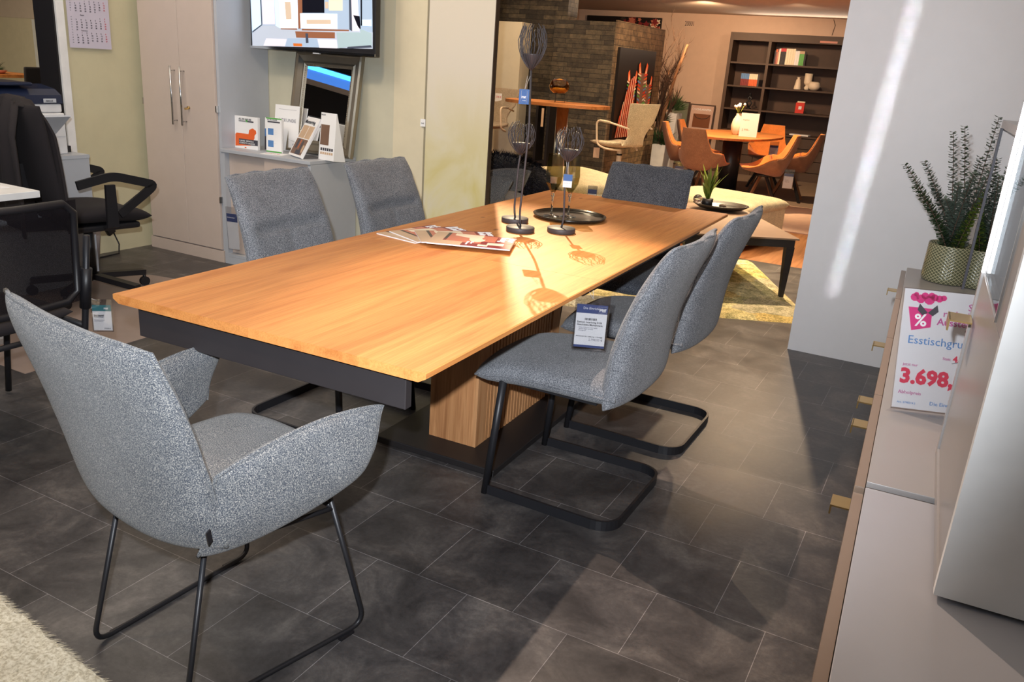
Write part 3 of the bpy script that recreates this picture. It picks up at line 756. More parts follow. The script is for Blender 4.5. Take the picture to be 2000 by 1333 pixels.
def price_tag(parent_label, loc, rz, w, h, mats, string_to=None, group=None, clear=0.0, lines=None, tilt=0):
    t = thing('price_tag', parent_label, 'price tag', loc, 0, group, rot=(tilt, 0, rz))
    b = MB(); band = 0.2*h if not lines else lines
    b.bx(-w/2, w/2, -0.0008, 0.0008, -h, -band, 0); b.bx(-w/2, w/2, -0.0008, 0.0008, -band, 0, 1)
    b.build('card', mats, t)
    if clear:
        MB().bx(-w/2-0.004, w/2+0.004, -0.0022, -0.0018, -h-0.006, clear).build('sleeve', 'clear_film', t)
        MB().bx(-w/2-0.004, w/2+0.004, 0.0018, 0.0022, -h-0.006, clear).build('sleeve', 'clear_film', t)
    if string_to is not None:
        s_ = Vector(string_to); z0 = clear*0.6 if clear else -0.004
        MB().tube([(0, 0, z0), (s_.x-0.004, s_.y, s_.z)], 0.0006, 5).tube([(0, 0, z0), (s_.x+0.006, s_.y, s_.z)], 0.0006, 5).build('string', 'white_plastic', t)
    return t
def TM(x, z, y=-0.0012, s=1):   # text frame on a hanging card facing -Y
    return frame4((x, y, z), (1, 0, 0), (0, 0, 1))

k1 = candle('tallest wire tulip candle holder, its stem rising far above the table', (-1.537, 3.0),
            [(0, 0, 0.02), (-0.006, -0.003, 0.07), (0.006, 0.003, 0.40), (-0.002, 0, 0.625)], 0.054, 0.158, 3)
k2 = candle('short wire tulip candle holder on the left, its base behind the tallest one', (-1.652, 3.168),
            [(0, 0, 0.02), (-0.006, -0.002, 0.06), (0.0, 0, 0.25), (0.004, 0.002, 0.285)], 0.053, 0.125, 5)
k3 = candle('short wire tulip candle holder on the right beside the round tray', (-1.406, 3.114),
            [(0, 0, 0.02), (0.006, 0.002, 0.06), (-0.003, 0.0, 0.22), (0.004, 0.002, 0.285)], 0.055, 0.13, 9)
camrz = YAW
t1 = price_tag('blue paper price tag hanging from the tallest candle holder', (-1.556, 2.99, 1.315), R(20), 0.040, 0.056, ['tag_blue', 'tag_blue'], (0.012, 0.0, 0.05))
MB().tube([(-0.0115, -0.0012, -0.006), (0.0115, -0.0012, -0.006), (0.0115, -0.0012, -0.048), (-0.0115, -0.0012, -0.048)], 0.0006, 4, closed=True).build('border', 'paper', t1)
text('Pfiff', 0.0115, 'paper', t1, TM(-0.0100, -0.034), 'lettering', bold=0.0003); text('möbel', 0.0055, 'paper', t1, TM(-0.006, -0.044))
t2 = price_tag('blue and white price tag hanging from the short right candle holder', (-1.388, 3.095, 1.0), R(24), 0.036, 0.052, ['paper', 'tag_blue'], (-0.008, 0.0, 0.05), lines=0.026)
text('44,95 €', 0.007, 'ink_grey', t2, TM(-0.013, -0.037)); text('18 cm', 0.004, 'ink_grey', t2, TM(-0.006, -0.044))

tray = MB(); tray.lathe([(0.0001, 0.0), (0.140, 0.0), (0.160, 0.004), (0.166, 0.016), (0.163, 0.017), (0.157, 0.007), (0.138, 0.0035), (0.0001, 0.0035)], n=56)
to = tray.build('round_tray', 'tray_black'); to.location = (-1.525, 3.455, 0.7602); tag(to, 'black round metal tray carrying two smoky glasses on the table', 'tray')
def goblet(label, x, y):
    t = thing('wine_glass', label, 'glass', (x, y, 0.7640), 0, 'smoky glasses on the round tray')
    b = MB(); n = 8
    prof = [(0.012, 0.110), (0.036, 0.150), (0.041, 0.180), (0.034, 0.275), (0.0328, 0.275), (0.0395, 0.180), (0.0345, 0.152), (0.010, 0.114)]
    vs = []
    for r_, z in prof:
        for j in range(n): vs.append((r_*math.cos(2*PI*j/n), r_*math.sin(2*PI*j/n), z))
    fs = [(i*n+j, i*n+(j+1) % n, (i+1)*n+(j+1) % n, (i+1)*n+j) for i in range(len(prof)-1) for j in range(n)]
    fs += [tuple(range(n-1, -1, -1)), tuple((len(prof)-1)*n+j for j in range(n))]
    b.add(vs, fs).build('bowl', 'smoke_film', t)
    MB().lathe([(0.0001, 0), (0.036, 0.0), (0.036, 0.0012), (0.012, 0.004), (0.0048, 0.012), (0.004, 0.06), (0.0042, 0.085), (0.0085, 0.095), (0.0055, 0.102), (0.009, 0.109), (0.0001, 0.1095)], n=24).build('stem', 'clear_glass', t)
    return t
goblet('smoky faceted glass on clear stem, left one on the black tray', -1.598, 3.415)
goblet('smoky faceted glass on clear stem, right one on the black tray', -1.535, 3.462)

# magazines, fanned out; the spine edge near the camera
def magazine(label, P0, P1, depth, z, th, full=False):
    """P0->P1 is the near long edge, depth extends away"""
    a = Vector((P1[0]-P0[0], P1[1]-P0[1], 0)); L = a.length; rz = math.atan2(a.y, a.x)
    t = thing('magazine', label, 'magazine', (P0[0], P0[1], z), rz, 'home magazines fanned on the table')
    MB().bx(0, L, 0, depth, 0.0, th-0.0006).build('pages', 'paper', t)
    c = MB(); zt = th
    def rc(x0, x1, y0, y1, mi, k=0): c.bx(x0*L, x1*L, y0*depth, y1*depth, th-0.0006+k*0.0002, th+k*0.0002, mi)
    rc(0, 1, 0, 1, 0)
    rc(0.0, 0.15, 0, 1, 4, 1)            # timber strip at the foot of the cover
    rc(0.15, 0.19, 0.45, 1, 3, 1)
    rc(0.19, 0.62, 0.25, 1, 2, 1)
    rc(0.15, 0.40, 0.0, 0.30, 4, 2); rc(0.60, 0.78, 0.45, 0.95, 2, 2)
    pts = [(0.55*L+0.10*L*math.cos(a_), 0.60*depth+0.24*depth*math.sin(a_)) for a_ in [i*2*PI/20 for i in range(20)]]
    c.prism(pts, th, th+0.0006, 5)
    c.prism([(0.25*L, 0.95*depth), (0.25*L, 0.80*depth), (0.5*L, 0.62*depth), (0.62*L, 0.70*depth), (0.6*L, 0.95*depth)], th+0.0001, th+0.0007, 5)
    c.prism([(0.635*L+0.035*L*math.cos(a_), 0.70*depth+0.09*depth*math.sin(a_)) for a_ in [i*2*PI/16 for i in range(16)]], th+0.0006, th+0.001, 2)
    rc(0.70, 0.90, 0.20, 0.38, 5, 3); rc(0.60, 0.72, 0.06, 0.18, 5, 3)
    rc(0.79, 0.985, 0.42, 0.95, 1, 2)
    c.build('cover', ['wine_print', 'wine_print', 'salmon_print', 'dark_print', 'tan_print', 'cream_print'], t)
    # the cover faces the far side of the table: lettering reads from there
    m = frame4((0.925*L, 0.92*depth, th+0.0012), (0, -1, 0), (1, 0, 0))
    text('inter', 0.040, 'paper', t, m, bold=0.001); m = frame4((0.825*L, 0.92*depth, th+0.0012), (0, -1, 0), (1, 0, 0)); text('living', 0.040, 'paper', t, m, bold=0.001)
    if full:
        m = frame4((0.50*L, 0.36*depth, th+0.0012), (0, -1, 0), (1, 0, 0)); text('Klarer', 0.016, 'paper', t, m)
        m = frame4((0.45*L, 0.36*depth, th+0.0012), (0, -1, 0), (1, 0, 0)); text('Purismus', 0.016, 'paper', t, m)
    return t
magazine('lowest home magazine, fanned furthest left on the table', (-1.66, 2.475), (-1.70-0.0, 2.475), 0.2, 0.7602, 0.004) if False else None
zt = 0.7602
mg = [((-1.700, 2.490), R(80), 'lowest home magazine of the fan, pointing furthest left'), ((-1.690, 2.489), R(66), 'second lowest home magazine of the fan on the table'),
      ((-1.668, 2.482), R(42), 'second highest home magazine of the fan on the table')]
for i, (p, a_, lb) in enumerate(mg):
    L = 0.296; q = (p[0]+L*math.cos(a_)*1.0, p[1]+L*math.sin(a_)); magazine(lb, p, q, 0.205, zt, 0.0045); zt += 0.0049
magazine('topmost home magazine, its wine red cover fully visible on the table', (-1.637, 2.468), (-1.357, 2.579), 0.205, zt, 0.0055, True)

# clear sleeve with the price of the table
ct = price_tag('clear sleeve with blue and white price card hanging from the table edge', (-0.957, 2.415, 0.690), R(24), 0.062, 0.090, ['paper', 'label_blue'], (-0.008, 0.006, 0.029), clear=0.020, lines=0.018); ct.scale = (1.6, 1.6, 1.6)
MB().bx(-0.031, 0.031, -0.0012, -0.0009, -0.0905, -0.0855).build('footer', 'label_blue', ct)
text('Die Einrichter', 0.0068, 'paper', ct, TM(-0.018, -0.0095)); text('Pfiff', 0.0088, 'paper', ct, TM(0.0145, -0.013), bold=0.0003)
MB().tube([(0.0125, -0.0014, -0.003), (0.0295, -0.0014, -0.003), (0.0295, -0.0014, -0.016), (0.0125, -0.0014, -0.016)], 0.0003, 4, closed=True).build('border', 'paper', ct)
bc = MB(); x_ = -0.013
for i in range(16): wd = random.choice((0.0006, 0.0012)); bc.bx(x_, x_+wd, -0.0014, -0.0009, -0.0325, -0.028); x_ += wd+random.choice((0.0004, 0.0009))
bc.build('barcode', 'ink', ct)
text('Esstisch Interliving 5106', 0.0052, 'ink', ct, TM(-0.028, -0.0385), bold=0.00005); text('Geschützte Markenware', 0.0052, 'ink', ct, TM(-0.028, -0.0440), bold=0.00005)
text('Platte Wildeiche massiv geölt\nGestell Metall schwarz\nSäule gerillt', 0.0032, 'ink_grey', ct, TM(-0.024, -0.049))
text('Abholpreis inkl. Lieferung + Montage', 0.0036, 'ink', ct, TM(-0.028, -0.068)); text('2.798,00 €', 0.0066, 'ink_grey', ct, TM(-0.002, -0.0755))

# ================================================================ OFFICE CORNER
# tall two door cabinet
YF = 3.965
tc = thing('tall_cabinet', 'tall beige two door office cabinet with long bar handles', 'cabinet', (-4.605, 4.19, 0))
def L_(x, y, z, o=(-4.605, 4.19, 0)): return (x-o[0], y-o[1], z-o[2])
b = MB(); b.bx(-0.355, 0.358, -0.205, 0.225, 0.0, 2.05); b.build('body', 'cabinet_grey_blue', tc)  # bluer than the doors: blue cove light put into the body colour
for s_, x0, x1 in ((0, -0.335, 0.0255), (1, 0.0285, 0.335)):
    d = MB().bx(x0, x1, -0.225, -0.206, 0.085, 2.03, 0, 0.002).build('door', 'cabinet_beige', tc)
    hx = -0.018 if s_ == 0 else 0.068
    h = MB().tube([(hx, -0.262, 0.875), (hx, -0.262, 1.243)], 0.0065, 12)
    for z in (0.90, 1.215): h.cyl((hx, -0.262, z), 0.004, 0.037, 10, axis='Y')
    h.build('handle', 'chrome', d)
    for z in (0.42, 1.0, 1.7):
        MB().bx(x0-0.010 if s_ == 0 else x1+0.001, x0-0.001 if s_ == 0 else x1+0.010, -0.228, -0.206, z-0.02, z+0.02).build('hinge', 'chrome', d)
    if s_: MB().cyl((0.098, -0.238, 0.99), 0.009, 0.012, 14, axis='Y').bx(0.094, 0.102, -0.262, -0.238, 0.978, 0.99).build('key', 'brass', d)
MB().bx(-0.352, 0.355, -0.2245, -0.206, 0.0, 0.078).build('plinth', 'cabinet_beige', tc)
# low sideboard with sliding doors
sb = thing('sideboard', 'low white grey sideboard with sliding doors and ring pull', 'cabinet', (-3.865, 4.18, 0))
b = MB(); X0, X1 = -0.378, 0.372
b.bx(X0, X0+0.03, -0.21, 0.225, 0, 0.735); b.bx(X1-0.022, X1, -0.21, 0.225, 0, 0.735); b.bx(X0+0.03, X1-0.022, 0.21, 0.225, 0.06, 0.735); b.bx(X0+0.03, X1-0.022, -0.21, 0.21, 0.05, 0.07)
b.build('body', 'cabinet_grey_blue', sb)
MB().bx(X0, X1, -0.217, 0.225, 0.736, 0.757, 0, 0.002).build('top', 'cabinet_grey_blue', sb)
d1 = MB().bx(X0+0.031, 0.02, -0.172, -0.158, 0.072, 0.733).build('door', 'cabinet_beige', sb)
d2 = MB().bx(-0.02, X1-0.023, -0.196, -0.182, 0.072, 0.733).build('door', 'cabinet_beige', sb)
MB().lathe([(0.012, 0), (0.022, 0), (0.024, 0.004), (0.020, 0.007), (0.014, 0.003)], n=24, close=True).build('ring_pull', 'chrome', d1, (-0.30, -0.174, 0.40), (PI/2, 0, 0))
MB().bx(X0+0.03, X1-0.022, -0.21, -0.17, 0.0, 0.049).build('plinth', 'cabinet_grey_blue', sb)
lf = thing('leaflet_pouch', 'clear pouch with blue headed leaflet hanging on the sideboard front', 'leaflet', (-4.15, 3.945, 0.395), 0, rot=(0.06, 0, 0.2))
MB().bx(-0.035, 0.045, -0.003, 0.003, -0.285, -0.045).bx(-0.035, 0.045, -0.0036, -0.003, -0.10, -0.045, 1).build('leaflet', ['paper', 'label_blue'], lf)
MB().bx(-0.038, 0.048, -0.0045, -0.0040, -0.29, 0.0).build('sleeve', 'clear_film', lf)
text('Die Einrichter', 0.010, 'paper', lf, frame4((-0.030, -0.0038, -0.075), (1, 0, 0), (0, 0, 1)))

# things on the sideboard
def booklet(label, x, y, z, w, h, th, rz, lean, mats, draw, cat='brochure', nm='brochure', group=None):
    t = thing(nm, label, cat, (x, y, z), 0, group, rot=(lean, 0, rz))
    MB().bx(-w/2, w/2, 0, th, 0, h).build('pages', mats[0], t)
    c = MB(); draw(c, w, h); c.build('cover', mats, t)
    return t
def rect(c, x0, x1, z0, z1, mi, k=1): c.bx(x0, x1, -0.0004*k, 0, z0, z1, mi)
def d_orange(c, w, h):
    rect(c, -w/2, w/2, 0, h, 0)
    c.prism([(-w*0.5+0.004, 0.012), (-w*0.5+0.004, h*0.42), (-w*0.42, h*0.47), (w*0.1, h*0.47), (w*0.13, h*0.60), (w*0.28, h*0.66), (w*0.42, h*0.60), (w*0.44, h*0.52), (w*0.36, h*0.44), (w*0.36, h*0.36), (w*0.2, h*0.12)], 0, 0.001, 1, Matrix(((1, 0, 0, 0), (0, 0, -1, 0), (0, 1, 0, 0), (0, 0, 0, 1))))
    rect(c, -w*0.32, w*0.5, h*0.13, h*0.30, 2, 4)
    rect(c, -w*0.32, w*0.32, h*0.83, h*0.87, 2, 3); rect(c, -0.004, 0.012, h*0.83, h*0.90, 3, 4)
    rect(c, -w*0.07, w*0.0, h*0.02, h*0.06, 1, 3)
cardm = ['paper', 'orange_print', 'charcoal_print', 'green_print', 'blue_print', 'brown_print', 'tan_print']
GB = 'brochures standing on the sideboard'
bk1 = booklet('white service brochure with orange sofa picture, leftmost on the sideboard', -4.15, 4.10, 0.7575, 0.195, 0.205, 0.02, 0.03, -0.03, cardm, d_orange, group=GB)
SBX = lambda x, z, k=0.003: frame4((x, -k, z), (1, 0, 0), (0, 0, 1))
text('ALL IN HOUSE', 0.0165, 'ink', bk1, SBX(-0.062, 0.182), bold=0.0002); text('S E R V I C E', 0.0115, 'paper', bk1, SBX(-0.058, 0.1705))
text('5 JAHRE  SERVICE &', 0.014, 'paper', bk1, SBX(-0.057, 0.045)); text('KOMPLETT GARANTIE', 0.013, 'paper', bk1, SBX(-0.057, 0.031))
def d_grey(c, w, h):
    rect(c, -w/2, w/2, 0, h, 0); rect(c, -w/2, w/2, 0.0, h*0.60, 2, 2); rect(c, -w/2, w/2, h*0.42, h*0.66, 4, 3); rect(c, -w*0.3, w/2, h*0.3, h*0.45, 2, 4); rect(c, -w*0.32, w*0.4, h*0.83, h*0.87, 2, 3)
bk2 = booklet('white and charcoal brochure standing between the orange sofa brochure and the folder', -4.00, 4.19, 0.7575, 0.15, 0.205, 0.006, 0.03, -0.05, cardm, d_grey, group=GB)
text('ALL IN HOUSE', 0.013, 'ink', bk2, SBX(-0.055, 0.182)); text('JAHR SERVICE\n& GARANTIE', 0.012, 'paper', bk2, SBX(-0.04, 0.042))
def d_green(c, w, h):
    rect(c, -w/2, w/2, 0, h, 0); rect(c, -w/2, w/2, 0, 0.007, 3, 2); rect(c, -w/2, w/2, h-0.008, h, 3, 2)
    rect(c, -w*0.38, -w*0.02, h*0.15, h*0.34, 4, 2); rect(c, -w*0.38, -w*0.02, h*0.50, h*0.69, 4, 2); rect(c, -w*0.4, w*0.4, h*0.86, h*0.90, 2, 2)
bk3 = booklet('white folder with green edges and two blue squares on the sideboard', -3.93, 4.12, 0.7575, 0.125, 0.215, 0.015, 0.05, -0.02, cardm, d_green, group=GB)
text('ALL IN HOUSE', 0.0125, 'ink', bk3, SBX(-0.052, 0.198)); 
for z in (0.115, 0.125, 0.135, 0.055): text('- - - - - -', 0.006, 'ink_grey', bk3, SBX(0.005, z))
def d_cert(c, w, h): rect(c, -w/2, w/2, 0, h, 0)
ce = booklet('certificate sheet leaning against the wall behind the brochures', -3.925, 4.26, 0.7575, 0.205, 0.29, 0.006, 0.0, -0.10, ['paper'], d_cert, 'certificate', 'certificate'); ce.location.x = -3.965
text('URKUNDE', 0.030, 'ink_grey', ce, SBX(-0.060, 0.185)); rect_ = MB(); rect_.bx(-0.07, 0.08, -0.0012, -0.0006, 0.262, 0.2635); rect_.build('rule', 'ink_grey', ce)
MB().bx(0.062, 0.078, -0.0012, -0.0006, 0.03, 0.05).build('seal', 'ink_grey', ce)
def d_card(c, w, h):
    rect(c, -w/2, w/2, 0, h, 0); rect(c, -w*0.45, w*0.1, h*0.32, h*0.75, 5, 2); 
    for i in range(6): rect(c, -w*0.4+i*w*0.14, -w*0.29+i*w*0.14, h*0.20, h*0.26, 2, 2)
    for i in range(6): rect(c, -w*0.4+i*w*0.14, -w*0.29+i*w*0.14, h*0.12, h*0.17, 6, 2)
af = booklet('white folded display card standing behind the rack of catalogues', -3.485, 4.10, 0.7575, 0.135, 0.285, 0.002, -0.12, -0.10, cardm, d_card, 'display card', 'display_card')
text('MELIOS', 0.011, 'ink', af, SBX(-0.062, 0.268)); MB().add([(0.067, 0.0, 0), (0.067, 0.10, 0), (0.067, 0.004, 0.285), (-0.067, 0.0, 0), (-0.067, 0.10, 0), (-0.067, 0.004, 0.285)], [(0, 1, 2), (3, 5, 4), (1, 4, 5, 2)]).build('back_leg', 'paper', af)
ca = thing('catalogue_rack', 'clear acrylic rack slanting on the sideboard edge', 'brochure rack', (-3.665, 4.085, 0.7575), 0, rot=(0, 0, -0.447))
MB().bx(-0.105, 0.105, -0.03, 0.11, 0.0, 0.004).add([(-0.105, -0.03, 0.004), (0.105, -0.03, 0.004), (0.105, 0.09, 0.25), (-0.105, 0.09, 0.25)], [(0, 1, 2, 3)]).build('stand', 'acrylic', ca)
MB().tube([(-0.105, -0.045, 0.10), (-0.03, -0.02, 0.085), (0.03, -0.02, 0.085), (0.105, -0.045, 0.10)], 0.0015, 6).build('lip', 'acrylic', ca)
def d_mus(c, w, h):
    rect(c, -w/2, w/2, 0, h, 0); rect(c, -w*0.45, w*0.45, h*0.05, h*0.44, 5, 2); rect(c, -w*0.45, 0.0, h*0.46, h*0.78, 6, 2); rect(c, w*0.03, w*0.45, h*0.46, h*0.78, 6, 2)
    rect(c, -w*0.3, -w*0.15, h*0.2, h*0.42, 2, 3); rect(c, w*0.1, w*0.2, h*0.15, h*0.40, 2, 3); rect(c, w*0.28, w*0.4, h*0.12, h*0.3, 6, 3); rect(c, -w*0.1, w*0.3, h*0.06, h*0.16, 2, 3); rect(c, -w*0.05, -w*0.02, h*0.2, h*0.42, 1, 4)
mu = booklet('furniture catalogue with room photos slanting in the acrylic rack', -3.665, 4.085, 0.763, 0.185, 0.27, 0.02, 0.42, 0, cardm, d_mus, 'catalogue', 'catalogue')
mu.rotation_euler = Euler((-0.44, 0, 0.42), 'XYZ')
mu.rotation_euler = (Matrix.Rotation(-0.447, 3, 'Z') @ Matrix.Rotation(-0.52, 3, 'X')).to_euler()
mu.location = Vector((-3.665, 4.085, 0.766))+Matrix.Rotation(-0.447, 3, 'Z') @ Vector((0, -0.050, 0))
text('Musterring', 0.034, 'ink', mu, SBX(-0.085, 0.225), bold=0.0004)
fy = MB(); fy.bx(-0.075, 0.075, -0.05, 0.05, 0, 0.0008); f1 = fy.build('flyer', 'paper'); f1.location = (-3.86, 4.05, 0.7572); f1.rotation_euler = (0, 0, 0.3); tag(f1, 'white flyer with red lines lying flat on the sideboard front', 'flyer')
text('Einladung zum Fest', 0.013, 'ink_red', f1, frame4((-0.065, 0.0, 0.0012), (1, 0, 0), (0, 1, 0)))
# mirror leaning on the wall
mi = thing('framed_mirror', 'pewter framed mirror leaning on the wall above the sideboard', 'mirror', (-3.690, 4.285, 0.7575), 0, rot=(R(-10.5), 0, 0.0))
mw, mh, fw = 0.535, 0.635, 0.085
def frame_side(p0, p1, inn):
    b = MB(); prof = [(0, 0, 0.0), (0, -0.030, 0), (0.012, -0.036, 0), (0.02, -0.024, 0), (0.055, -0.014, 0), (0.068, -0.020, 0), (0.085, -0.010, 0), (0.085, 0, 0)]
    A, B = Vector(p0), Vector(p1); d = (B-A).normalized(); n = Vector(inn); L2 = (B-A).length; vs = []
    for (o_, t_, _z) in prof:
        vs.append(A+n*o_+d*o_+Vector((0, t_, 0))); vs.append(B+n*o_-d*o_+Vector((0, t_, 0)))
    m = len(prof); b.add(vs, [(2*i, 2*((i+1) % m), 2*((i+1) % m)+1, 2*i+1) for i in range(m)]); b.build('frame_side', 'pewter_frame', mi)
a_, b__, c_, d_ = (-mw/2, 0, 0), (mw/2, 0, 0), (mw/2, 0, mh), (-mw/2, 0, mh)
frame_side(a_, b__, (0, 0, 1)); frame_side(b__, c_, (-1, 0, 0)); frame_side(c_, d_, (0, 0, -1)); frame_side(d_, a_, (1, 0, 0))
MB().quad((-mw/2+fw, -0.006, fw), (mw/2-fw, -0.006, fw), (mw/2-fw, -0.006, mh-fw), (-mw/2+fw, -0.006, mh-fw)).build('mirror_pane', 'mirror_glass', mi)
bd = MB()
for i in range(40):
    z = fw+0.006+(mh-2*fw-0.012)*i/39; bd.sphere((-mw/2+fw-0.006, -0.014, z), 0.0045, 6); bd.sphere((mw/2-fw+0.006, -0.014, z), 0.0045, 6)
for i in range(28):
    x = -mw/2+fw+0.004+(mw-2*fw-0.008)*i/27; bd.sphere((x, -0.014, mh-fw+0.006), 0.0045, 6); bd.sphere((x, -0.014, fw-0.006), 0.0045, 6)
bd.build('beading', 'pewter_frame', mi)
# television
tv = thing('television', 'wall mounted television showing a bright living room picture', 'television', (-3.699, 4.225, 1.68))
MB().bx(-0.496, 0.496, -0.012, 0.03, -0.293, 0.30, 0, 0.003).build('housing', 'black_plastic', tv)
MB().bx(-0.496, 0.496, -0.018, -0.0125, -0.294, -0.280).build('bottom_trim', 'chrome', tv)
MB().box((0.045, -0.008, -0.299), (0.05, 0.02, 0.009), 0, None, 0.003).build('sensor', 'light_grey_plastic', tv)
MB().bx(-0.15, 0.15, 0.031, 0.194, -0.15, 0.15).build('wall_bracket', 'black_plastic', tv)
TVP = [
('scr_wall',[(-4.193, 1.97), (-3.238, 1.97), (-3.222, 1.43), (-4.182, 1.399)]),
('scr_pale',[(-4.193, 1.97), (-4.111, 1.97), (-4.098, 1.532), (-4.178, 1.487)]),
('scr_dark',[(-4.115, 1.97), (-4.104, 1.97), (-4.092, 1.532), (-4.101, 1.527)]),
('scr_dark',[(-4.178, 1.488), (-4.101, 1.531), (-4.092, 1.528), (-4.178, 1.478)]),
('scr_rug',[(-4.097, 1.97), (-3.99, 1.97), (-3.985, 1.536), (-4.089, 1.532)]),
('scr_pale',[(-3.991, 1.97), (-3.945, 1.97), (-3.941, 1.515), (-3.981, 1.513)]),
('scr_floor',[(-4.178, 1.477), (-4.089, 1.526), (-3.985, 1.53), (-3.941, 1.513), (-3.318, 1.524), (-3.223, 1.522), (-3.222, 1.43), (-4.182, 1.399)]),
('scr_white',[(-3.95, 1.97), (-3.802, 1.97), (-3.796, 1.521), (-3.941, 1.515)]),
('scr_wood',[(-3.902, 1.67), (-3.854, 1.672), (-3.847, 1.571), (-3.893, 1.569)]),
('scr_brown',[(-3.802, 1.97), (-3.763, 1.97), (-3.76, 1.61), (-3.778, 1.608), (-3.775, 1.52), (-3.794, 1.519)]),
('scr_black',[(-3.763, 1.97), (-3.591, 1.97), (-3.587, 1.617), (-3.76, 1.611)]),
('scr_cream',[(-3.555, 1.97), (-3.449, 1.97), (-3.448, 1.634), (-3.552, 1.632)]),
('scr_wood',[(-3.583, 1.679), (-3.557, 1.68), (-3.556, 1.642), (-3.58, 1.642)]),
('scr_white',[(-3.779, 1.608), (-3.488, 1.615), (-3.487, 1.529), (-3.775, 1.522)]),
('scr_wood',[(-3.728, 1.573), (-3.538, 1.58), (-3.536, 1.555), (-3.726, 1.548)]),
('scr_brown',[(-3.937, 1.515), (-3.805, 1.52), (-3.803, 1.512), (-3.937, 1.509)]),
('scr_brown',[(-3.766, 1.52), (-3.399, 1.529), (-3.399, 1.521), (-3.765, 1.51)]),
('scr_dark',[(-3.408, 1.97), (-3.396, 1.97), (-3.374, 1.522), (-3.395, 1.53)]),
('scr_rug',[(-3.396, 1.97), (-3.36, 1.97), (-3.318, 1.524), (-3.374, 1.522)]),
('scr_black',[(-3.367, 1.612), (-3.319, 1.607), (-3.31, 1.53), (-3.334, 1.553)]),
('scr_black',[(-3.32, 1.97), (-3.307, 1.97), (-3.301, 1.555), (-3.311, 1.557)]),
('scr_wall',[(-3.303, 1.97), (-3.246, 1.97), (-3.24, 1.593), (-3.299, 1.591)]),
('scr_pale',[(-3.301, 1.59), (-3.232, 1.593), (-3.23, 1.555), (-3.299, 1.555)]),
('scr_rug',[(-4.06, 1.45), (-3.89, 1.452), (-3.904, 1.41), (-4.085, 1.404)]),
('scr_wall',[(-3.881, 1.459), (-3.647, 1.468), (-3.629, 1.418), (-3.904, 1.409)]),
('scr_rug',[(-3.639, 1.464), (-3.492, 1.468), (-3.484, 1.419), (-3.626, 1.415)]),
('scr_brown',[(-3.818, 1.502), (-3.505, 1.51), (-3.505, 1.476), (-3.81, 1.466)]),
('scr_orange',[(-3.836, 1.431), (-3.764, 1.433), (-3.763, 1.416), (-3.833, 1.414)]),
('scr_dark',[(-3.736, 1.494), (-3.715, 1.494), (-3.711, 1.439), (-3.733, 1.437)]),
('scr_sofa',[(-3.492, 1.51), (-3.318, 1.518), (-3.238, 1.45), (-3.406, 1.432), (-3.48, 1.419)]),
('scr_sofa',[(-3.314, 1.539), (-3.229, 1.516), (-3.225, 1.444), (-3.31, 1.5)]),
('scr_dark',[(-3.406, 1.432), (-3.234, 1.45), (-3.225, 1.438), (-3.414, 1.421)]),
]
sm = MB(); names = []
for k, (m, poly) in enumerate(TVP):
    if m not in names: names.append(m)
    n = len(poly); vs = [(min(0.492, x+3.699), -0.0125-0.00012*(k+1), min(0.294, z-1.68)) for x, z in poly]
    sm.add(vs, [tuple(range(n))], names.index(m))
sm.build('screen', names, tv)
# calendar
cl = thing('wall_calendar', 'three month paper calendar hanging on the green wall', 'calendar', (-4.985, 3.64, 1.62))
MB().bx(0, 0.003, -0.145, 0.145, -0.305, 0.25).build('sheet', 'calendar_paper', cl)
def CM(y, z): return frame4((0.0042, y, z), (0, 1, 0), (0, 0, 1))
months = [(-0.02, 'Juli', 2, 31, 27), (-0.115, 'August', 5, 31, 31), (-0.205, 'September', 1, 30, 36)]
for z0, nm_, first, nd, wk in months:
    text(nm_, 0.010, 'ink', cl, CM(-0.06, z0)); rows = {}
    z = z0-0.014; d = 1; col = first
    while d <= nd:
        line = {}
        while col < 7 and d <= nd: line[col] = d; d += 1; col += 1
        text(str(wk), 0.009, 'ink_grey', cl, CM(-0.125, z), 'numbers')
        for c_i, dd in line.items():
            text(str(dd), 0.0115, 'ink_red' if c_i == 6 else 'ink', cl, CM(-0.092+c_i*0.033, z), 'numbers', bold=0.0002) if c_i == 6 else None
        s_ = [(c_i, dd) for c_i, dd in line.items() if c_i != 6]
        for c_i, dd in s_: text(str(dd), 0.0115, 'ink', cl, CM(-0.092+c_i*0.033, z), 'numbers', bold=0.0002)
        z -= 0.0145; wk += 1; col = 0
# merge the calendar digits into one part per colour
def merge(parent, name, newname):
    ks = [c for c in parent.children if c.name.split('.')[0] == name]; by = {}
    for k in ks: by.setdefault(k.data.materials[0].name, []).append(k)
    for mn, lst in by.items():
        bm = bmesh.new()
        for k in lst: bm.from_mesh(k.data)
        me = bpy.data.meshes.new(newname); bm.to_mesh(me); bm.free(); me.materials.append(bpy.data.materials[mn])
        for k in lst: bpy.data.objects.remove(k)
        o = bpy.data.objects.new(newname, me); COL.objects.link(o); o.parent = parent
merge(cl, 'numbers', 'printed_text')
# label on the gap between the wall boards
pt = MB().bx(-0.018, 0.018, -0.002, 0, -0.045, 0.0).build('price_label', 'paper'); pt.location = (-2.975, 4.40, 1.045); tag(pt, 'small white label stuck beside the dark gap between wall boards', 'label')
text('24/5', 0.012, 'ink', pt, frame4((-0.012, -0.003, -0.03), (1, 0, 0), (0, 0, 1)))

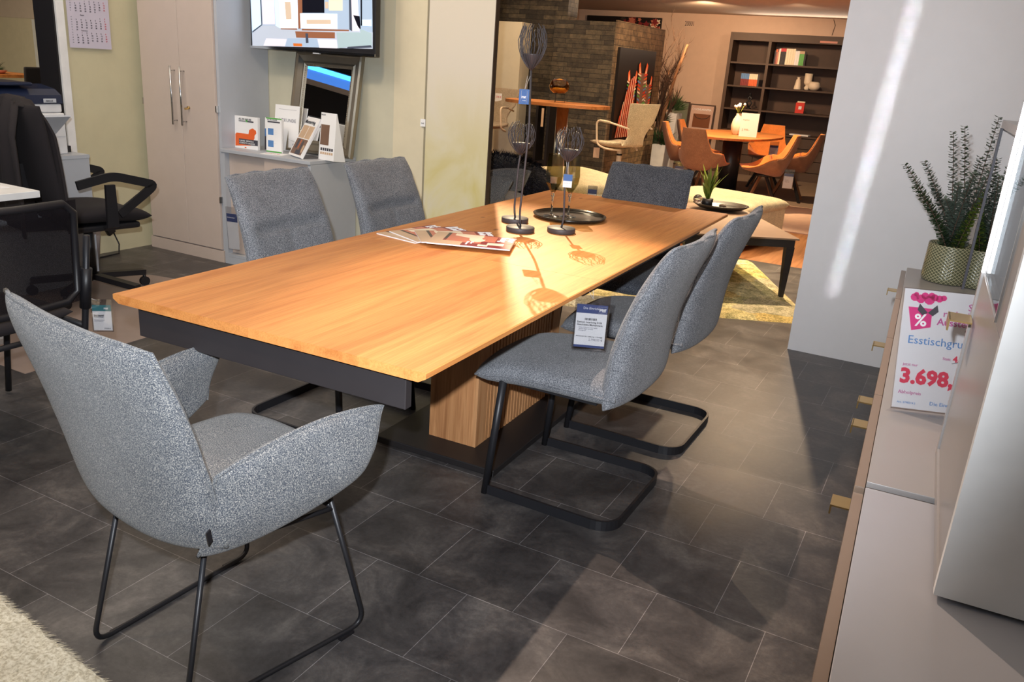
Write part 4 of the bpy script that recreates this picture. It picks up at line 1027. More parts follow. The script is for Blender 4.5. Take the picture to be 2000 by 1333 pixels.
# printer on its cabinet
pc = thing('printer_cabinet', 'grey low cabinet under the printer against the green wall', 'cabinet', (-4.70, 2.85, 0))
MB().bx(-0.26, 0.262, -0.38, 0.315, 0.0, 0.725).build('body', 'cabinet_grey_blue', pc); MB().bx(-0.262, 0.265, -0.382, 0.318, 0.726, 0.745).build('top', 'light_grey_plastic', pc)
pr = thing('printer', 'white office printer with navy lid and open paper tray', 'printer', (-4.70, 2.80, 0.7455))
pb = MB(); pb.bx(-0.20, 0.19, -0.23, 0.29, 0.0, 0.225, 0, 0.006); pb.build('body', 'white_plastic', pr)
MB().bx(-0.20, 0.175, -0.23, 0.29, 0.226, 0.275, 0, 0.01).build('scanner_body', 'white_plastic', pr)
ld = MB(); pts = [(-0.2, 0.0), (0.18, 0.0), (0.172, 0.045), (0.12, 0.075), (0.0, 0.095), (-0.15, 0.085), (-0.2, 0.05)]
ld.prism([(x, z) for x, z in pts], -0.235, 0.293, 0, Matrix(((1, 0, 0, 0), (0, 0, 1, 0), (0, 1, 0, 0.276), (0, 0, 0, 1)))); ld.build('lid', 'navy_plastic', pr)
MB().box((0.02, -0.03, 0.377), (0.26, 0.36, 0.018), 0, None, 0.008).build('document_feeder', 'navy_plastic', pr)
MB().box((0.183, 0.215, 0.292), (0.004, 0.075, 0.022), 0, None, 0.002).build('badge', 'light_grey_plastic', pr)
text('XEROX', 0.013, 'ink', pr, frame4((0.187, 0.188, 0.287), (0, 1, 0), (0, 0, 1)))
MB().add([(0.191, -0.05, 0.10), (0.191, 0.20, 0.10), (0.31, 0.24, 0.225), (0.31, -0.07, 0.225), (0.191, -0.05, 0.09), (0.191, 0.20, 0.09), (0.315, 0.24, 0.218), (0.315, -0.07, 0.218)], [(0, 1, 2, 3), (7, 6, 5, 4), (0, 4, 5, 1), (1, 5, 6, 2), (2, 6, 7, 3), (3, 7, 4, 0)]).build('paper_tray', 'light_grey_plastic', pr)
MB().bx(0.191, 0.196, -0.22, 0.19, 0.006, 0.085).build('cassette', 'white_plastic', pr)
MB().bx(0.191, 0.194, 0.10, 0.28, 0.10, 0.205).build('side_cover', 'white_plastic', pr)
st = MB().bx(-0.03, 0.03, -0.02, 0.02, 0, 0.035).build('stapler_box', 'black_plastic'); st.location = (-4.60, 3.13, 0.7455); tag(st, 'small black box beside the printer on the grey cabinet', 'box')

# desk
dk = thing('desk', 'white office desk reaching into the left edge of the picture', 'desk', (-4.05, 1.6, 0))
MB().bx(-0.47, 0.467, -0.9, 0.70, 0.70, 0.73, 0, 0.002).build('top', 'white_paint', dk)
MB().box((-0.1, 0.55, 0.35), (0.06, 0.06, 0.69)).build('leg', 'light_grey_plastic', dk); MB().box((-0.1, -0.8, 0.35), (0.06, 0.06, 0.69)).build('leg', 'light_grey_plastic', dk)
MB().box((-0.1, 0.55, 0.015), (0.75, 0.07, 0.03)).build('foot', 'light_grey_plastic', dk); MB().box((-0.1, -0.8, 0.015), (0.75, 0.07, 0.03)).build('foot', 'light_grey_plastic', dk)
pp = MB().bx(-0.16, 0.12, -0.2, 0.15, 0, 0.002).build('paper_sheet', 'paper'); pp.location = (-3.84, 2.10, 0.7305); tag(pp, 'white paper lying on the desk corner at the left edge', 'paper')
ks = thing('key_ring', 'small bunch of keys on the desk at the left edge', 'keys', (-3.86, 2.26, 0.7325))
MB().tube([(0.012*math.cos(a), 0.012*math.sin(a), 0.002) for a in [i*2*PI/16 for i in range(16)]], 0.001, 6, closed=True).build('ring', 'chrome', ks); MB().bx(0.01, 0.05, -0.004, 0.004, 0, 0.002).build('key', 'chrome', ks)

# swivel office chair with a dark jacket over its back
oc = thing('office_chair', 'black swivel office chair with loop armrests in the corner', 'chair', (-4.20, 2.95, 0), R(-10))
cyl = MB().cyl((0, 0, 0.09), 0.025, 0.33, 16); cyl.build('gas_lift', 'black_plastic', oc)
for i in range(5):
    a = 2*PI*i/5+0.35; ex, ey = 0.31*math.cos(a), 0.31*math.sin(a)
    l_ = MB().tube([(0.03*math.cos(a), 0.03*math.sin(a), 0.11), (ex, ey, 0.085)], 0, flat=(0.045, 0.03), up=(0, 0, 1)).build('base_arm', 'black_plastic', oc)
    MB().cyl((ex-0.012, ey, 0.028), 0.028, 0.024, 16, axis='X').cyl((ex, ey, 0.04), 0.009, 0.035, 10).build('caster', 'black_plastic', l_)
MB().pad(lambda u, v: ((2*u-1)*0.235, -0.21+0.46*v, 0.475+0.02*(2*u-1)**2-0.03*v**4), 0.045, 20, 20, 5).build('seat', 'black_cloth', oc)
MB().box((0, 0.02, 0.415), (0.40, 0.36, 0.035), 0, None, 0.012).build('seat_pan', 'black_plastic', oc)
MB().pad(lambda u, v: ((2*u-1)*(0.225-0.03*v), -0.25-0.06*v+0.04*(2*u-1)**2, 0.55+0.50*v), 0.03, 18, 18, 5).build('backrest', 'black_cloth', oc)
MB().tube([(0, -0.1, 0.42), (0, -0.29, 0.43), (0, -0.32, 0.75)], 0, flat=(0.07, 0.018), up=(1, 0, 0)).build('back_bar', 'black_plastic', oc)
for s_ in (-1, 1):
    x = s_*0.285
    MB().tube([(x*0.8, 0.0, 0.425), (x, 0.0, 0.44), (x, 0.0, 0.66)], 0, flat=(0.05, 0.02), up=(1, 0, 0)).build('arm_post', 'black_plastic', oc)
    lp = fillet([(x, -0.17, 0.665), (x, 0.02, 0.705), (x, 0.25, 0.645), (x, 0.19, 0.60), (x, 0.04, 0.50)], 0.05, 6)
    MB().tube(lp, 0, flat=(0.045, 0.016), up=(1, 0, 0)).build('armrest', 'black_plastic', oc)
jk = MB()
def jfn(u, v):
    # draped over the back: v runs over the top, hanging both sides
    a = 2*u-1; w_ = 0.10+0.19*min(1, abs(2*v-1)*1.2)**0.7
    hang = abs(2*v-1); z = 1.095-0.62*hang**1.35-0.05*a*a; side = 1 if v > 0.5 else -1
    y = -0.305+side*(0.035+0.05*min(1, hang*3))+0.012*math.sin(a*11+v*5)
    if side < 0: y -= 0.05*hang
    return (a*w_, y, z)
vs = []; NU, NV = 30, 30
for i in range(NU+1):
    for j in range(NV+1): vs.append(jfn(i/NU, j/NV))
jk.add(vs, [(i*(NV+1)+j, (i+1)*(NV+1)+j, (i+1)*(NV+1)+j+1, i*(NV+1)+j+1) for i in range(NU) for j in range(NV)], 0, True)
jo = jk.build('jacket', 'jacket_cloth'); jo.location = oc.location; jo.rotation_euler = (0, 0, R(-10)); tag(jo, 'dark jacket draped over the back of the swivel chair', 'jacket')
so = jo.modifiers.new('s', 'SOLIDIFY'); so.thickness = 0.012

# cantilever visitor chair with a net back
mc = thing('mesh_chair', 'black cantilever visitor chair with net back before the desk', 'chair', (-2.98, 1.58, 0), PI/2)
def mback(u, v):
    a = 2*u-1
    return (a*(0.25-0.02*v), -0.33-0.05*v+0.03*a*a, 0.50+0.37*v)
vs = [mback(i/12, j/12) for i in range(13) for j in range(13)]
MB().add(vs, [(i*13+j, (i+1)*13+j, (i+1)*13+j+1, i*13+j+1) for i in range(12) for j in range(12)], 0, True).build('net_back', 'net_black', mc)
ring = [mback(0.03+0.94*min(1, max(0, x)), 0.02+0.96*min(1, max(0, y))) for x, y in [(0, 0.1), (0, 0.5), (0, 0.9), (0.1, 1), (0.5, 1), (0.9, 1), (1, 0.9), (1, 0.5), (1, 0.1), (0.9, 0), (0.5, -0.0), (0.1, 0)]]
MB().tube(ring, 0.013, 10, closed=True).build('back_frame', 'black_plastic', mc)
MB().pad(lambda u, v: ((2*u-1)*0.235, -0.27+0.46*v, 0.44+0.015*(2*u-1)**2-0.03*v**4), 0.035, 18, 18, 5).build('seat', 'black_cloth', mc)
for s_ in (-1, 1):
    MB().tube(fillet([(s_*0.262, -0.345, 0.74), (s_*0.262, -0.30, 0.46), (s_*0.262, -0.22, 0.012)], 0.05, 5), 0.0115, 12).build('rear_leg', 'black_metal', mc)
    MB().tube([(s_*0.262, -0.328, 0.62), (s_*0.262, -0.30, 0.47)], 0.019, 12).build('sleeve', 'black_plastic', mc)
    MB().tube(fillet([(s_*0.262, -0.285, 0.40), (s_*0.262, 0.18, 0.41), (s_*0.262, 0.24, 0.012)], 0.06, 5), 0.0115, 12).build('front_leg', 'black_metal', mc)
MB().tube([(-0.26, -0.283, 0.39), (0.26, -0.283, 0.39)], 0.010, 10).build('cross_bar', 'black_metal', mc)
pm = price_tag('clear sleeve with teal and white price card on the net backed chair', (-2.735, 1.945, 0.445), R(38), 0.066, 0.100, ['paper', 'label_teal'], (-0.023, -0.10, 0.06), clear=0.022, lines=0.024)
text('Pfiff', 0.010, 'paper', pm, TM(0.008, -0.017), bold=0.0003); text('Besucherstuhl\nFreischwinger', 0.0062, 'ink', pm, TM(-0.029, -0.042), bold=0.0002)
text('Netzrücken schwarz\nGestell Stahlrohr', 0.0045, 'ink_grey', pm, TM(-0.029, -0.060)); text('199,00 €', 0.0062, 'ink', pm, TM(0.004, -0.094))

# protective mat, bin, cable
cm = MB(); cm.prism([tuple(p[:2]) for p in fillet([(-3.36, 2.0, 0), (-3.38, 2.90, 0), (-3.95, 3.50, 0), (-4.40, 3.42, 0), (-4.55, 2.35, 0), (-4.3, 2.0, 0)], 0.12, 6)], 0.0008, 0.003)
cmo = cm.build('chair_mat', 'chair_mat'); tag(cmo, 'beige floor mat under the office chairs', 'floor mat')
bn = MB().lathe([(0.0001, 0), (0.10, 0), (0.125, 0.22), (0.118, 0.28), (0.112, 0.28), (0.118, 0.22), (0.095, 0.006), (0.0001, 0.006)], n=24).build('waste_bag', 'bag_pale'); bn.location = (-4.84, 3.335, 0); tag(bn, 'pale waste bag standing by the green wall behind the office chair', 'bag')
cb = thing('power_cable', 'black power cable with plug hanging at the green wall', 'cable', (-4.96, 3.60, 0))
MB().tube([Vector(p) for p in [(0.0, -0.06, 0.30), (0.01, -0.02, 0.22), (0.015, 0.06, 0.14), (0.02, 0.09, 0.06), (0.05, 0.06, 0.006), (0.06, -0.06, 0.005), (0.07, -0.2, 0.005)]], 0.005, 8).build('cable', 'black_plastic', cb)
MB().box((0.02, 0.03, 0.16), (0.03, 0.06, 0.05), 0, (0.5, 0, 0), 0.008).build('plug', 'black_plastic', cb)

# shaggy rug at the lower left corner
sr = MB(); A = Vector((-1.93, 1.02, 0)); B = Vector((-1.40, 0.955, 0)); d = (B-A).normalized(); n_ = Vector((d.y, -d.x, 0))
NX, NY = 60, 70; vs = []
for i in range(NX+1):
    for j in range(NY+1):
        p = A+d*(i/NX*1.2-0.35)+n_*(j/NY*0.9+(random.uniform(-0.006, 0.006) if j == 0 else 0)); z = 0.022+random.uniform(-0.005, 0.005)
        if j == 0: z = 0.019
        vs.append((p.x, p.y, z))
sr.add(vs, [(i*(NY+1)+j, (i+1)*(NY+1)+j, (i+1)*(NY+1)+j+1, i*(NY+1)+j+1) for i in range(NX) for j in range(NY)], 0, True)
for i in range(1500):
    u = random.uniform(-0.35, 0.85); w_ = random.choice((0, 0, random.uniform(0, 0.85))); p = A+d*u+n_*(w_+0.002); q = p-n_*random.uniform(0.008, 0.03)+d*random.uniform(-0.012, 0.012) if w_ == 0 else p+Vector((random.uniform(-0.01, 0.01), random.uniform(-0.01, 0.01), 0))
    z0 = 0.004 if w_ == 0 else 0.022
    sr.add([(p.x-d.x*0.0022, p.y-d.y*0.0022, z0+0.012*(w_ == 0)), (p.x+d.x*0.0022, p.y+d.y*0.0022, z0+0.012*(w_ == 0)), (q.x, q.y, 0.003 if w_ == 0 else 0.040)], [(0, 1, 2)])
sro = sr.build('shaggy_rug', 'shag_cream'); tag(sro, 'cream shaggy rug reaching into the lower left corner', 'rug')

# ================================================================ SIDEBOARD RUN ON THE RIGHT
RZ = math.atan(0.0385); OR = Vector((-0.035, 1.476, 0))
def hb(name, y0, y1, zt, label, mt, handles, x1=0.46):
    t = thing(name, label, 'cabinet', OR, RZ, 'taupe sideboards with brass pulls')
    MB().bx(0.0, x1, y0, y1, 0.06, zt-0.012).build('body', 'door_taupe', t)
    MB().bx(-0.002, x1, y0, y1, zt-0.0115, zt, 0, 0.001).build('top', mt, t)
    n = max(1, round((y1-y0)/0.52)); w_ = (y1-y0)/n
    for i in range(n):
        MB().bx(-0.020, -0.003, y0+i*w_+0.002, y0+(i+1)*w_-0.002, 0.07, zt-0.014).build('door', 'door_taupe', t)
    for hy in handles:
        h = MB(); h.bx(-0.050, -0.0205, hy-0.022, hy+0.022, zt-0.030, zt-0.027); h.bx(-0.052, -0.049, hy-0.022, hy+0.022, zt-0.045, zt-0.027); h.build('pull', 'brass', t)
    MB().bx(0.03, x1-0.02, y0+0.02, y1-0.02, 0.0, 0.059).build('plinth', 'door_taupe', t)
    return t
hb('sideboard', -1.25, 0.0, 0.742, 'grey topped sideboard, nearest one in the lower right corner', 'grey_lacquer', (0.02-0.045,))
hb('sideboard', 0.008, 2.11, 0.750, 'taupe sideboard carrying the potted plant, far part of the run', 'taupe_lacquer', (0.36, 0.52, 1.02, 1.78))
# near display cabinet standing on it
vc = thing('display_cabinet', 'large white and taupe display cabinet with lit glass, cut by the right edge', 'cabinet', OR+Vector((0, 0, 0.7505)), RZ)
b = MB(); x0 = 0.107; H_ = 1.0
b.bx(x0, 0.50, -0.313, -0.294, 0.0, H_); MB_ = b.build('side_panel', 'white_paint', vc)
MB().bx(x0, 0.50, 0.196, 0.215, 0.0, H_).build('side_panel', 'taupe_lacquer', vc)
MB().bx(x0, 0.50, -0.293, 0.195, 0.0, 0.018).build('floor_board', 'taupe_lacquer', vc); MB().bx(x0, 0.50, -0.293, 0.195, H_-0.018, H_).build('top_board', 'taupe_lacquer', vc)
MB().bx(0.488, 0.50, -0.293, 0.195, 0.019, H_-0.019).build('back_panel', 'cabinet_grey_blue', vc)
MB().bx(x0+0.004, x0+0.02, -0.293, 0.195, 0.019, 0.36).build('lower_door', 'taupe_lacquer', vc)
MB().bx(x0+0.03, 0.487, -0.293, 0.195, 0.345, 0.36).build('shelf_board', 'taupe_lacquer', vc)
MB().bx(x0+0.004, x0+0.02, -0.293, -0.172, 0.361, H_-0.019).build('door_stile', 'taupe_lacquer', vc)
MB().bx(x0+0.001, x0+0.004, -0.176, -0.171, 0.362, H_-0.019).build('door_trim', 'chrome', vc)
MB().bx(x0+0.006, x0+0.009, -0.170, 0.178, 0.362, H_-0.02).build('glass_pane', 'vitrine_glass', vc)
MB().bx(x0-0.001, x0+0.004, 0.182, 0.192, 0.365, H_-0.02).build('light_strip', 'led_white', vc)
MB().bx(x0-0.036, x0-0.001, 0.115, 0.175, 0.285, 0.288).bx(x0-0.038, x0-0.035, 0.115, 0.175, 0.268, 0.288).build('pull', 'brass', vc)
# far display cabinet with reflecting glass
v2 = thing('display_cabinet', 'lower display cabinet with reflecting glass beside the potted plant', 'cabinet', OR+Vector((0, 0, 0.7505)), RZ)
x0 = 0.181; y0, y1 = 0.68, 1.72
MB().bx(x0+0.004, 0.46, y0, y1, 0.0, 0.565).build('body', 'taupe_lacquer', v2)
MB().bx(x0-0.004, 0.46, y0, y1, 0.566, 0.590).build('cap', 'light_grey_plastic', v2)
MB().bx(x0-0.002, x0+0.003, y0+0.01, y1-0.03, 0.03, 0.56).build('glass_door', 'vitrine_mirror', v2)
MB().bx(x0-0.006, x0+0.003, y1-0.03, y1-0.008, 0.03, 0.565).build('door_edge', 'charcoal_print', v2)
# price stand
ps = thing('price_stand', 'white sale price card in a clear stand on the taupe sideboard', 'sign', (0.055, 1.918, 0.7515), 0, rot=(R(-19), 0, R(18.7))); ps.scale = (0.9, 0.9, 0.875)
MB().bx(-0.102, 0.108, -0.001, 0.001, 0.006, 0.303).build('card', 'paper', ps)
MB().bx(-0.104, 0.110, -0.003, -0.0022, 0.002, 0.305).bx(-0.104, 0.110, 0.0022, 0.003, 0.002, 0.305).build('sleeve', 'clear_film', ps)
MB().add([(-0.104, -0.003, 0.004), (0.110, -0.003, 0.004), (0.06, -0.15, -0.012), (-0.13, -0.05, -0.004)], [(0, 1, 2, 3)]).build('foot', 'acrylic', ps)
PM = lambda x, z, k=0.0016: frame4((x, -k, z), (1, 0, 0), (0, 0, 1))
def ptxt(s, size, mat, x, z, al='LEFT', **k): return text(s, size, mat, ps, PM(x, z, k.pop('k', 0.0016)), align=al, **k)
pk = MB(); rm = random.Random(2)
MX = Matrix(((1, 0, 0, 0), (0, 0, -1, -0.001), (0, 1, 0, 0), (0, 0, 0, 1)))
for cx_, cz_, rr in [(-0.078, 0.283, 0.010), (-0.064, 0.280, 0.011), (-0.055, 0.288, 0.009), (-0.044, 0.279, 0.012), (-0.033, 0.286, 0.009), (-0.022, 0.284, 0.009), (-0.012, 0.287, 0.007), (-0.075, 0.290, 0.006), (-0.040, 0.290, 0.008)]:
    pk.prism([(cx_+rr*math.cos(a), cz_+rr*math.sin(a)) for a in [i*2*PI/9+0.3 for i in range(9)]], 0, 0.0007, 0, MX)
pk.prism([(-0.090, 0.258), (-0.035, 0.258), (-0.035, 0.212), (-0.078, 0.200)], 0, 0.0006, 0, MX)
pk.build('pink_graphic', 'pink', ps)
bf = MB(); 
for sx_ in (-1, 1): bf.prism([(-0.045, 0.247), (-0.045+sx_*0.020, 0.268), (-0.045+sx_*0.024, 0.252), (-0.045+sx_*0.012, 0.240)], 0, 0.0012, 0, MX)
bf.build('butterfly', 'charcoal_print', ps)
ptxt('%', 0.042, 'paper', -0.074, 0.213, bold=0.0008, k=0.0024)
ptxt('Stark', 0.024, 'pink_text', 0.095, 0.262, 'RIGHT'); ptxt('reduziertes', 0.024, 'pink_text', 0.100, 0.241, 'RIGHT'); ptxt('Ausstellungs-', 0.024, 'pink_text', 0.106, 0.220, 'RIGHT', bold=0.0003); ptxt('Stück', 0.025, 'wine_print', 0.098, 0.197, 'RIGHT', bold=0.0006)
ptxt('Esstischgruppe', 0.0285, 'sky_text', -0.084, 0.168); ptxt('Statt', 0.010, 'pink_text', 0.0, 0.135); ptxt('4.698,-', 0.020, 'red_text', 0.024, 0.133, bold=0.0008)
MB().tube([(0.022, -0.002, 0.128), (0.09, -0.002, 0.150)], 0.0006, 5).build('strike_line', 'ink', ps)
ptxt('jetzt nur', 0.010, 'pink_text', -0.088, 0.112); ptxt('3.698,-', 0.050, 'red_text', -0.092, 0.070, bold=0.0022); ptxt('Abholpreis', 0.012, 'pink_text', -0.092, 0.042)
ptxt('Art. 2798214.2', 0.007, 'sky_text', -0.092, 0.018); ptxt('Die Einrichter', 0.013, 'sky_text', -0.018, 0.020)
# potted plant
pl = thing('potted_plant', 'artificial eucalyptus in a glazed herringbone pot on the taupe sideboard', 'plant', (0.022, 3.43, 0.7505))
MB().lathe([(0.0001, 0.0), (0.078, 0.0), (0.084, 0.004), (0.086, 0.02), (0.0825, 0.135), (0.0815, 0.139), (0.0785, 0.137), (0.0785, 0.02), (0.0001, 0.02)], n=56).build('pot', 'glazed_herringbone', pl)
MB().lathe([(0.0001, 0.11), (0.077, 0.11)], n=24).build('soil', 'dark_brown', pl)
rp = random.Random(4)
tips = [(-0.215, -0.02, 0.405), (-0.155, 0.02, 0.418), (-0.084, 0.0, 0.53), (-0.052, 0.01, 0.552), (0.046, 0.0, 0.592), (0.08, -0.06, 0.50), (-0.12, 0.04, 0.34), (-0.03, -0.04, 0.36), (0.02, 0.03, 0.45), (0.06, 0.03, 0.33), (-0.06, -0.03, 0.30), (0.01, -0.05, 0.40), (-0.17, -0.01, 0.33), (0.09, 0.0, 0.42)]
for k, tp in enumerate(tips):
    br_ = MB(); bx_, by_ = rp.uniform(-0.035, 0.035), rp.uniform(-0.035, 0.035)
    P = []
    for i in range(13):
        s_ = i/12; P.append(Vector((bx_+(tp[0]-bx_)*s_**1.25, by_+(tp[1]-by_)*s_**1.2, 0.112+(tp[2]-0.112)*s_)))
    br_.tube(P, [0.0022*(1-0.6*i/12) for i in range(13)], 5, mi=0)
    for i in range(120):
        s_ = 0.05+0.95*i/119; f_ = s_*12; j = min(11, int(f_)); p = P[j].lerp(P[j+1], f_-j); t_ = (P[j+1]-P[j]).normalized()
        a = i*2.4+rp.uniform(-0.3, 0.3); e1 = t_.orthogonal().normalized(); e2 = t_.cross(e1); o_ = e1*math.cos(a)+e2*math.sin(a)
        L2 = 0.029*(1.08-0.5*s_)*rp.uniform(0.8, 1.15); wd = 0.0105*(1.2-0.45*s_); tip_ = p+o_*L2+t_*L2*0.35; sd = t_.cross(o_).normalized()*wd
        m_p = p+o_*L2*0.5+t_*L2*0.1
        br_.add([p, m_p+sd, tip_, m_p-sd], [(0, 1, 2, 3)], 1)
    br_.build('frond', ['twig', 'leaf_bright' if k == 13 else ('leaf_dark' if k % 3 == 0 else 'leaf_grey')], pl)

# ================================================================ SHOWROOM BEHIND
# patterned rug and coffee table
ex = Vector((0.85, 0.527, 0)); ey = Vector((-0.527, 0.85, 0)); rc0 = Vector((-0.86, 5.74, 0)); RA = math.atan2(0.527, 0.85)
rg = MB(); Cn = Vector((-0.60, 5.265, 0)); ex = Vector((0.8988, 0.4384, 0)); ey = Vector((-0.4384, 0.8988, 0))
NX, NY = 50, 50; vs = []
for i in range(NX+1):
    for j in range(NY+1):
        p = Cn-ex*(i/NX*2.4)+ey*(j/NY*1.75); vs.append((p.x, p.y, 0.018+random.uniform(-0.002, 0.002) if 0 < i < NX and 0 < j < NY else 0.0))
rg.add(vs, [(i*(NY+1)+j, i*(NY+1)+j+1, (i+1)*(NY+1)+j+1, (i+1)*(NY+1)+j) for i in range(NX) for j in range(NY)], 0, True)
rgo = rg.build('patterned_rug', 'patterned_rug'); tag(rgo, 'yellow and grey patterned rug under the dark coffee table', 'rug')
ctb = thing('coffee_table', 'dark coffee table with tapered black legs on the yellow patterned rug', 'table', rc0, RA)
MB().bx(-0.78, 0, 0, 1.35, 0.418, 0.430, 0, 0.002).build('top', 'coffee_top', ctb)
MB().bx(-0.76, -0.02, 0.02, 0.035, 0.365, 0.417).bx(-0.76, -0.02, 1.315, 1.33, 0.365, 0.417).bx(-0.76, -0.745, 0.035, 1.315, 0.365, 0.417).bx(-0.035, -0.02, 0.035, 1.315, 0.365, 0.417).build('apron', 'anthracite', ctb)
for x, y in ((-0.045, 0.045), (-0.735, 0.045), (-0.045, 1.305), (-0.735, 1.305)):
    sx_ = 1 if x < -0.4 else -1; sy_ = 1 if y < 0.5 else -1; w0, w1 = 0.028, 0.014
    vs = [(x-w1, y-w1, 0.019), (x+w1, y-w1, 0.019), (x+w1, y+w1, 0.019), (x-w1, y+w1, 0.019), (x-w0, y-w0, 0.366), (x+w0, y-w0, 0.366), (x+w0, y+w0, 0.366), (x-w0, y+w0, 0.366)]
    MB().add(vs, [(3, 2, 1, 0), (4, 5, 6, 7), (0, 1, 5, 4), (1, 2, 6, 5), (2, 3, 7, 6), (3, 0, 4, 7)]).build('leg', 'anthracite', ctb)
tr_ = MB(); tr_.lathe([(0.0001, 0.0), (0.10, 0.0), (0.17, 0.018), (0.215, 0.045), (0.210, 0.049), (0.165, 0.026), (0.09, 0.010), (0.0001, 0.008)], n=48, sx=1.0, sy=0.8)
tro = tr_.build('oval_bowl', 'tray_black'); tro.location = (-1.60, 6.50, 0.4305); tro.rotation_euler = (0, 0, 0.3); tag(tro, 'shallow black oval bowl on the coffee table holding the green plant', 'bowl')
ag = thing('plant_arrangement', 'green artificial plant with grass blades standing in the black oval bowl', 'plant', (-1.68, 6.50, 0.443))
MB().lathe([(0.0001, 0), (0.03, 0), (0.033, 0.05), (0.028, 0.05), (0.0001, 0.045)], n=16).build('vase', 'black_plastic', ag)
lv = MB(); rr_ = random.Random(12)
for i in range(26):
    a = rr_.uniform(0, 2*PI); h = rr_.uniform(0.09, 0.21); l_ = rr_.uniform(0.02, 0.10); wd = rr_.uniform(0.007, 0.02); sd = Vector((-math.sin(a), math.cos(a), 0))
    prev = None; P = [Vector((l_*math.cos(a)*(s_/5)**1.5, l_*math.sin(a)*(s_/5)**1.5, 0.045+h*s_/5)) for s_ in range(6)]
    vs = []
    for s_, p in enumerate(P): w_ = wd*math.sin(PI*(0.15+0.85*s_/5)); vs += [p-sd*w_, p+sd*w_]
    lv.add(vs, [(2*k, 2*k+1, 2*k+3, 2*k+2) for k in range(5)])
lv.build('leaves', 'leaf_bright', ag); ag.scale = (1.35, 1.35, 1.3); ag.location.x = -1.71
sp = MB()
for i in range(60):
    a = i*2.4; z = 0.17+0.085*i/60; r0 = 0.016*(1-i/70); sp.add([(0.03+0.002*math.cos(a), 0.002*math.sin(a), z), (0.03+r0*math.cos(a), r0*math.sin(a), z+0.008), (0.03+0.002*math.cos(a+1), 0.002*math.sin(a+1), z+0.004)], [(0, 1, 2)])
sp.tube([(0.01, 0, 0.05), (0.03, 0, 0.17), (0.03, 0, 0.25)], 0.002, 6); sp.build('flower_spike', 'flower_green', ag)
g_ = MB().sphere((0, 0, 0.036), 0.036, 20).build('glass_float', 'bubble_glass'); g_.location = (-1.765, 6.42, 0.468); tag(g_, 'clear glass ball lying in the black oval bowl', 'glass ball')
s2 = MB().sphere((0, 0, 0.018), 0.022, 14, sc=(1.3, 1, 0.8)).build('pebble', 'dark_brown'); s2.location = (-1.575, 6.45, 0.452); tag(s2, 'dark brown pebble lying beside the plant in the oval bowl', 'pebble')

# cream bench and sofa piece
def block(name, label, cat, loc, rz, w, d, h, mt, p=9):
    t = thing(name, label, cat, loc, rz)
    def cush(u, v): return ((2*u-1)*w/2, (2*v-1)*d/2, h-0.07+0.012*math.sin(PI*u)*math.sin(PI*v))
    MB().box((0, 0, (h-0.08)/2+0.02), (w*0.97, d*0.97, h-0.12), 0, None, 0.03).build('base', mt, t)
    MB().pad(cush, 0.065, 18, 18, p, q=0.4).build('cushion', mt, t)
    for sx_ in (-1, 1):
        for sy_ in (-1, 1): MB().box((sx_*w*0.42, sy_*d*0.4, 0.012), (0.04, 0.04, 0.024)).build('foot', 'anthracite', t)
    return t
block('upholstered_bench', 'cream upholstered bench behind the coffee table', 'bench', (-1.90, 7.55, 0), R(-14), 0.95, 0.95, 0.42, 'bench_cream')
sf = thing('sofa', 'cream sofa end peeking over the far end of the oak table', 'sofa', (-3.05, 6.90, 0), R(-30))
MB().box((0, 0, 0.22), (0.9, 0.8, 0.36), 0, None, 0.03).build('base', 'bench_cream', sf)
MB().pad(lambda u, v: ((2*u-1)*0.45, (2*v-1)*0.42, 0.43+0.04*(1-u)+0.01*math.sin(PI*u)), 0.06, 18, 18, 8, q=0.4).build('cushion', 'bench_cream', sf)
pf = price_tag('blue and white price card standing on the cream sofa beside the dark chair', (-2.62, 6.35, 0.475), R(26), 0.07, 0.12, ['paper', 'label_blue'], None, clear=0.03, lines=0.035)
text('Sofa\n1.198 €', 0.014, 'ink', pf, TM(-0.03, -0.06))
# black furry throw over a lounge chair
fu = thing('furry_stool', 'black long haired fur throw over a low seat behind the table', 'stool', (-3.36, 6.12, 0))
MB().cyl((0, 0, 0.0), 0.16, 0.30, 20).build('base', 'anthracite', fu)
fm = MB(); fr_ = random.Random(5)
fm.sphere((0, 0, 0.44), 0.26, 32, sc=(1.85, 1.1, 0.95))
for i in range(5200):
    a = fr_.uniform(0, 2*PI); b2 = math.acos(fr_.uniform(-0.35, 1)); n = Vector((math.sin(b2)*math.cos(a), math.sin(b2)*math.sin(a), math.cos(b2)))
    p = Vector((n.x*0.26*1.85, n.y*0.26*1.1, 0.44+n.z*0.26*0.95)); t_ = n.orthogonal().normalized()*0.0035; dr = (n+Vector((fr_.uniform(-0.5, 0.5), fr_.uniform(-0.5, 0.5), -0.7+fr_.uniform(-0.2, 0.5)))).normalized()
    fm.add([p-t_, p+t_, p+dr*fr_.uniform(0.03, 0.06)], [(0, 1, 2)])
fo = fm.build('fur_throw', 'fur_black', fu)

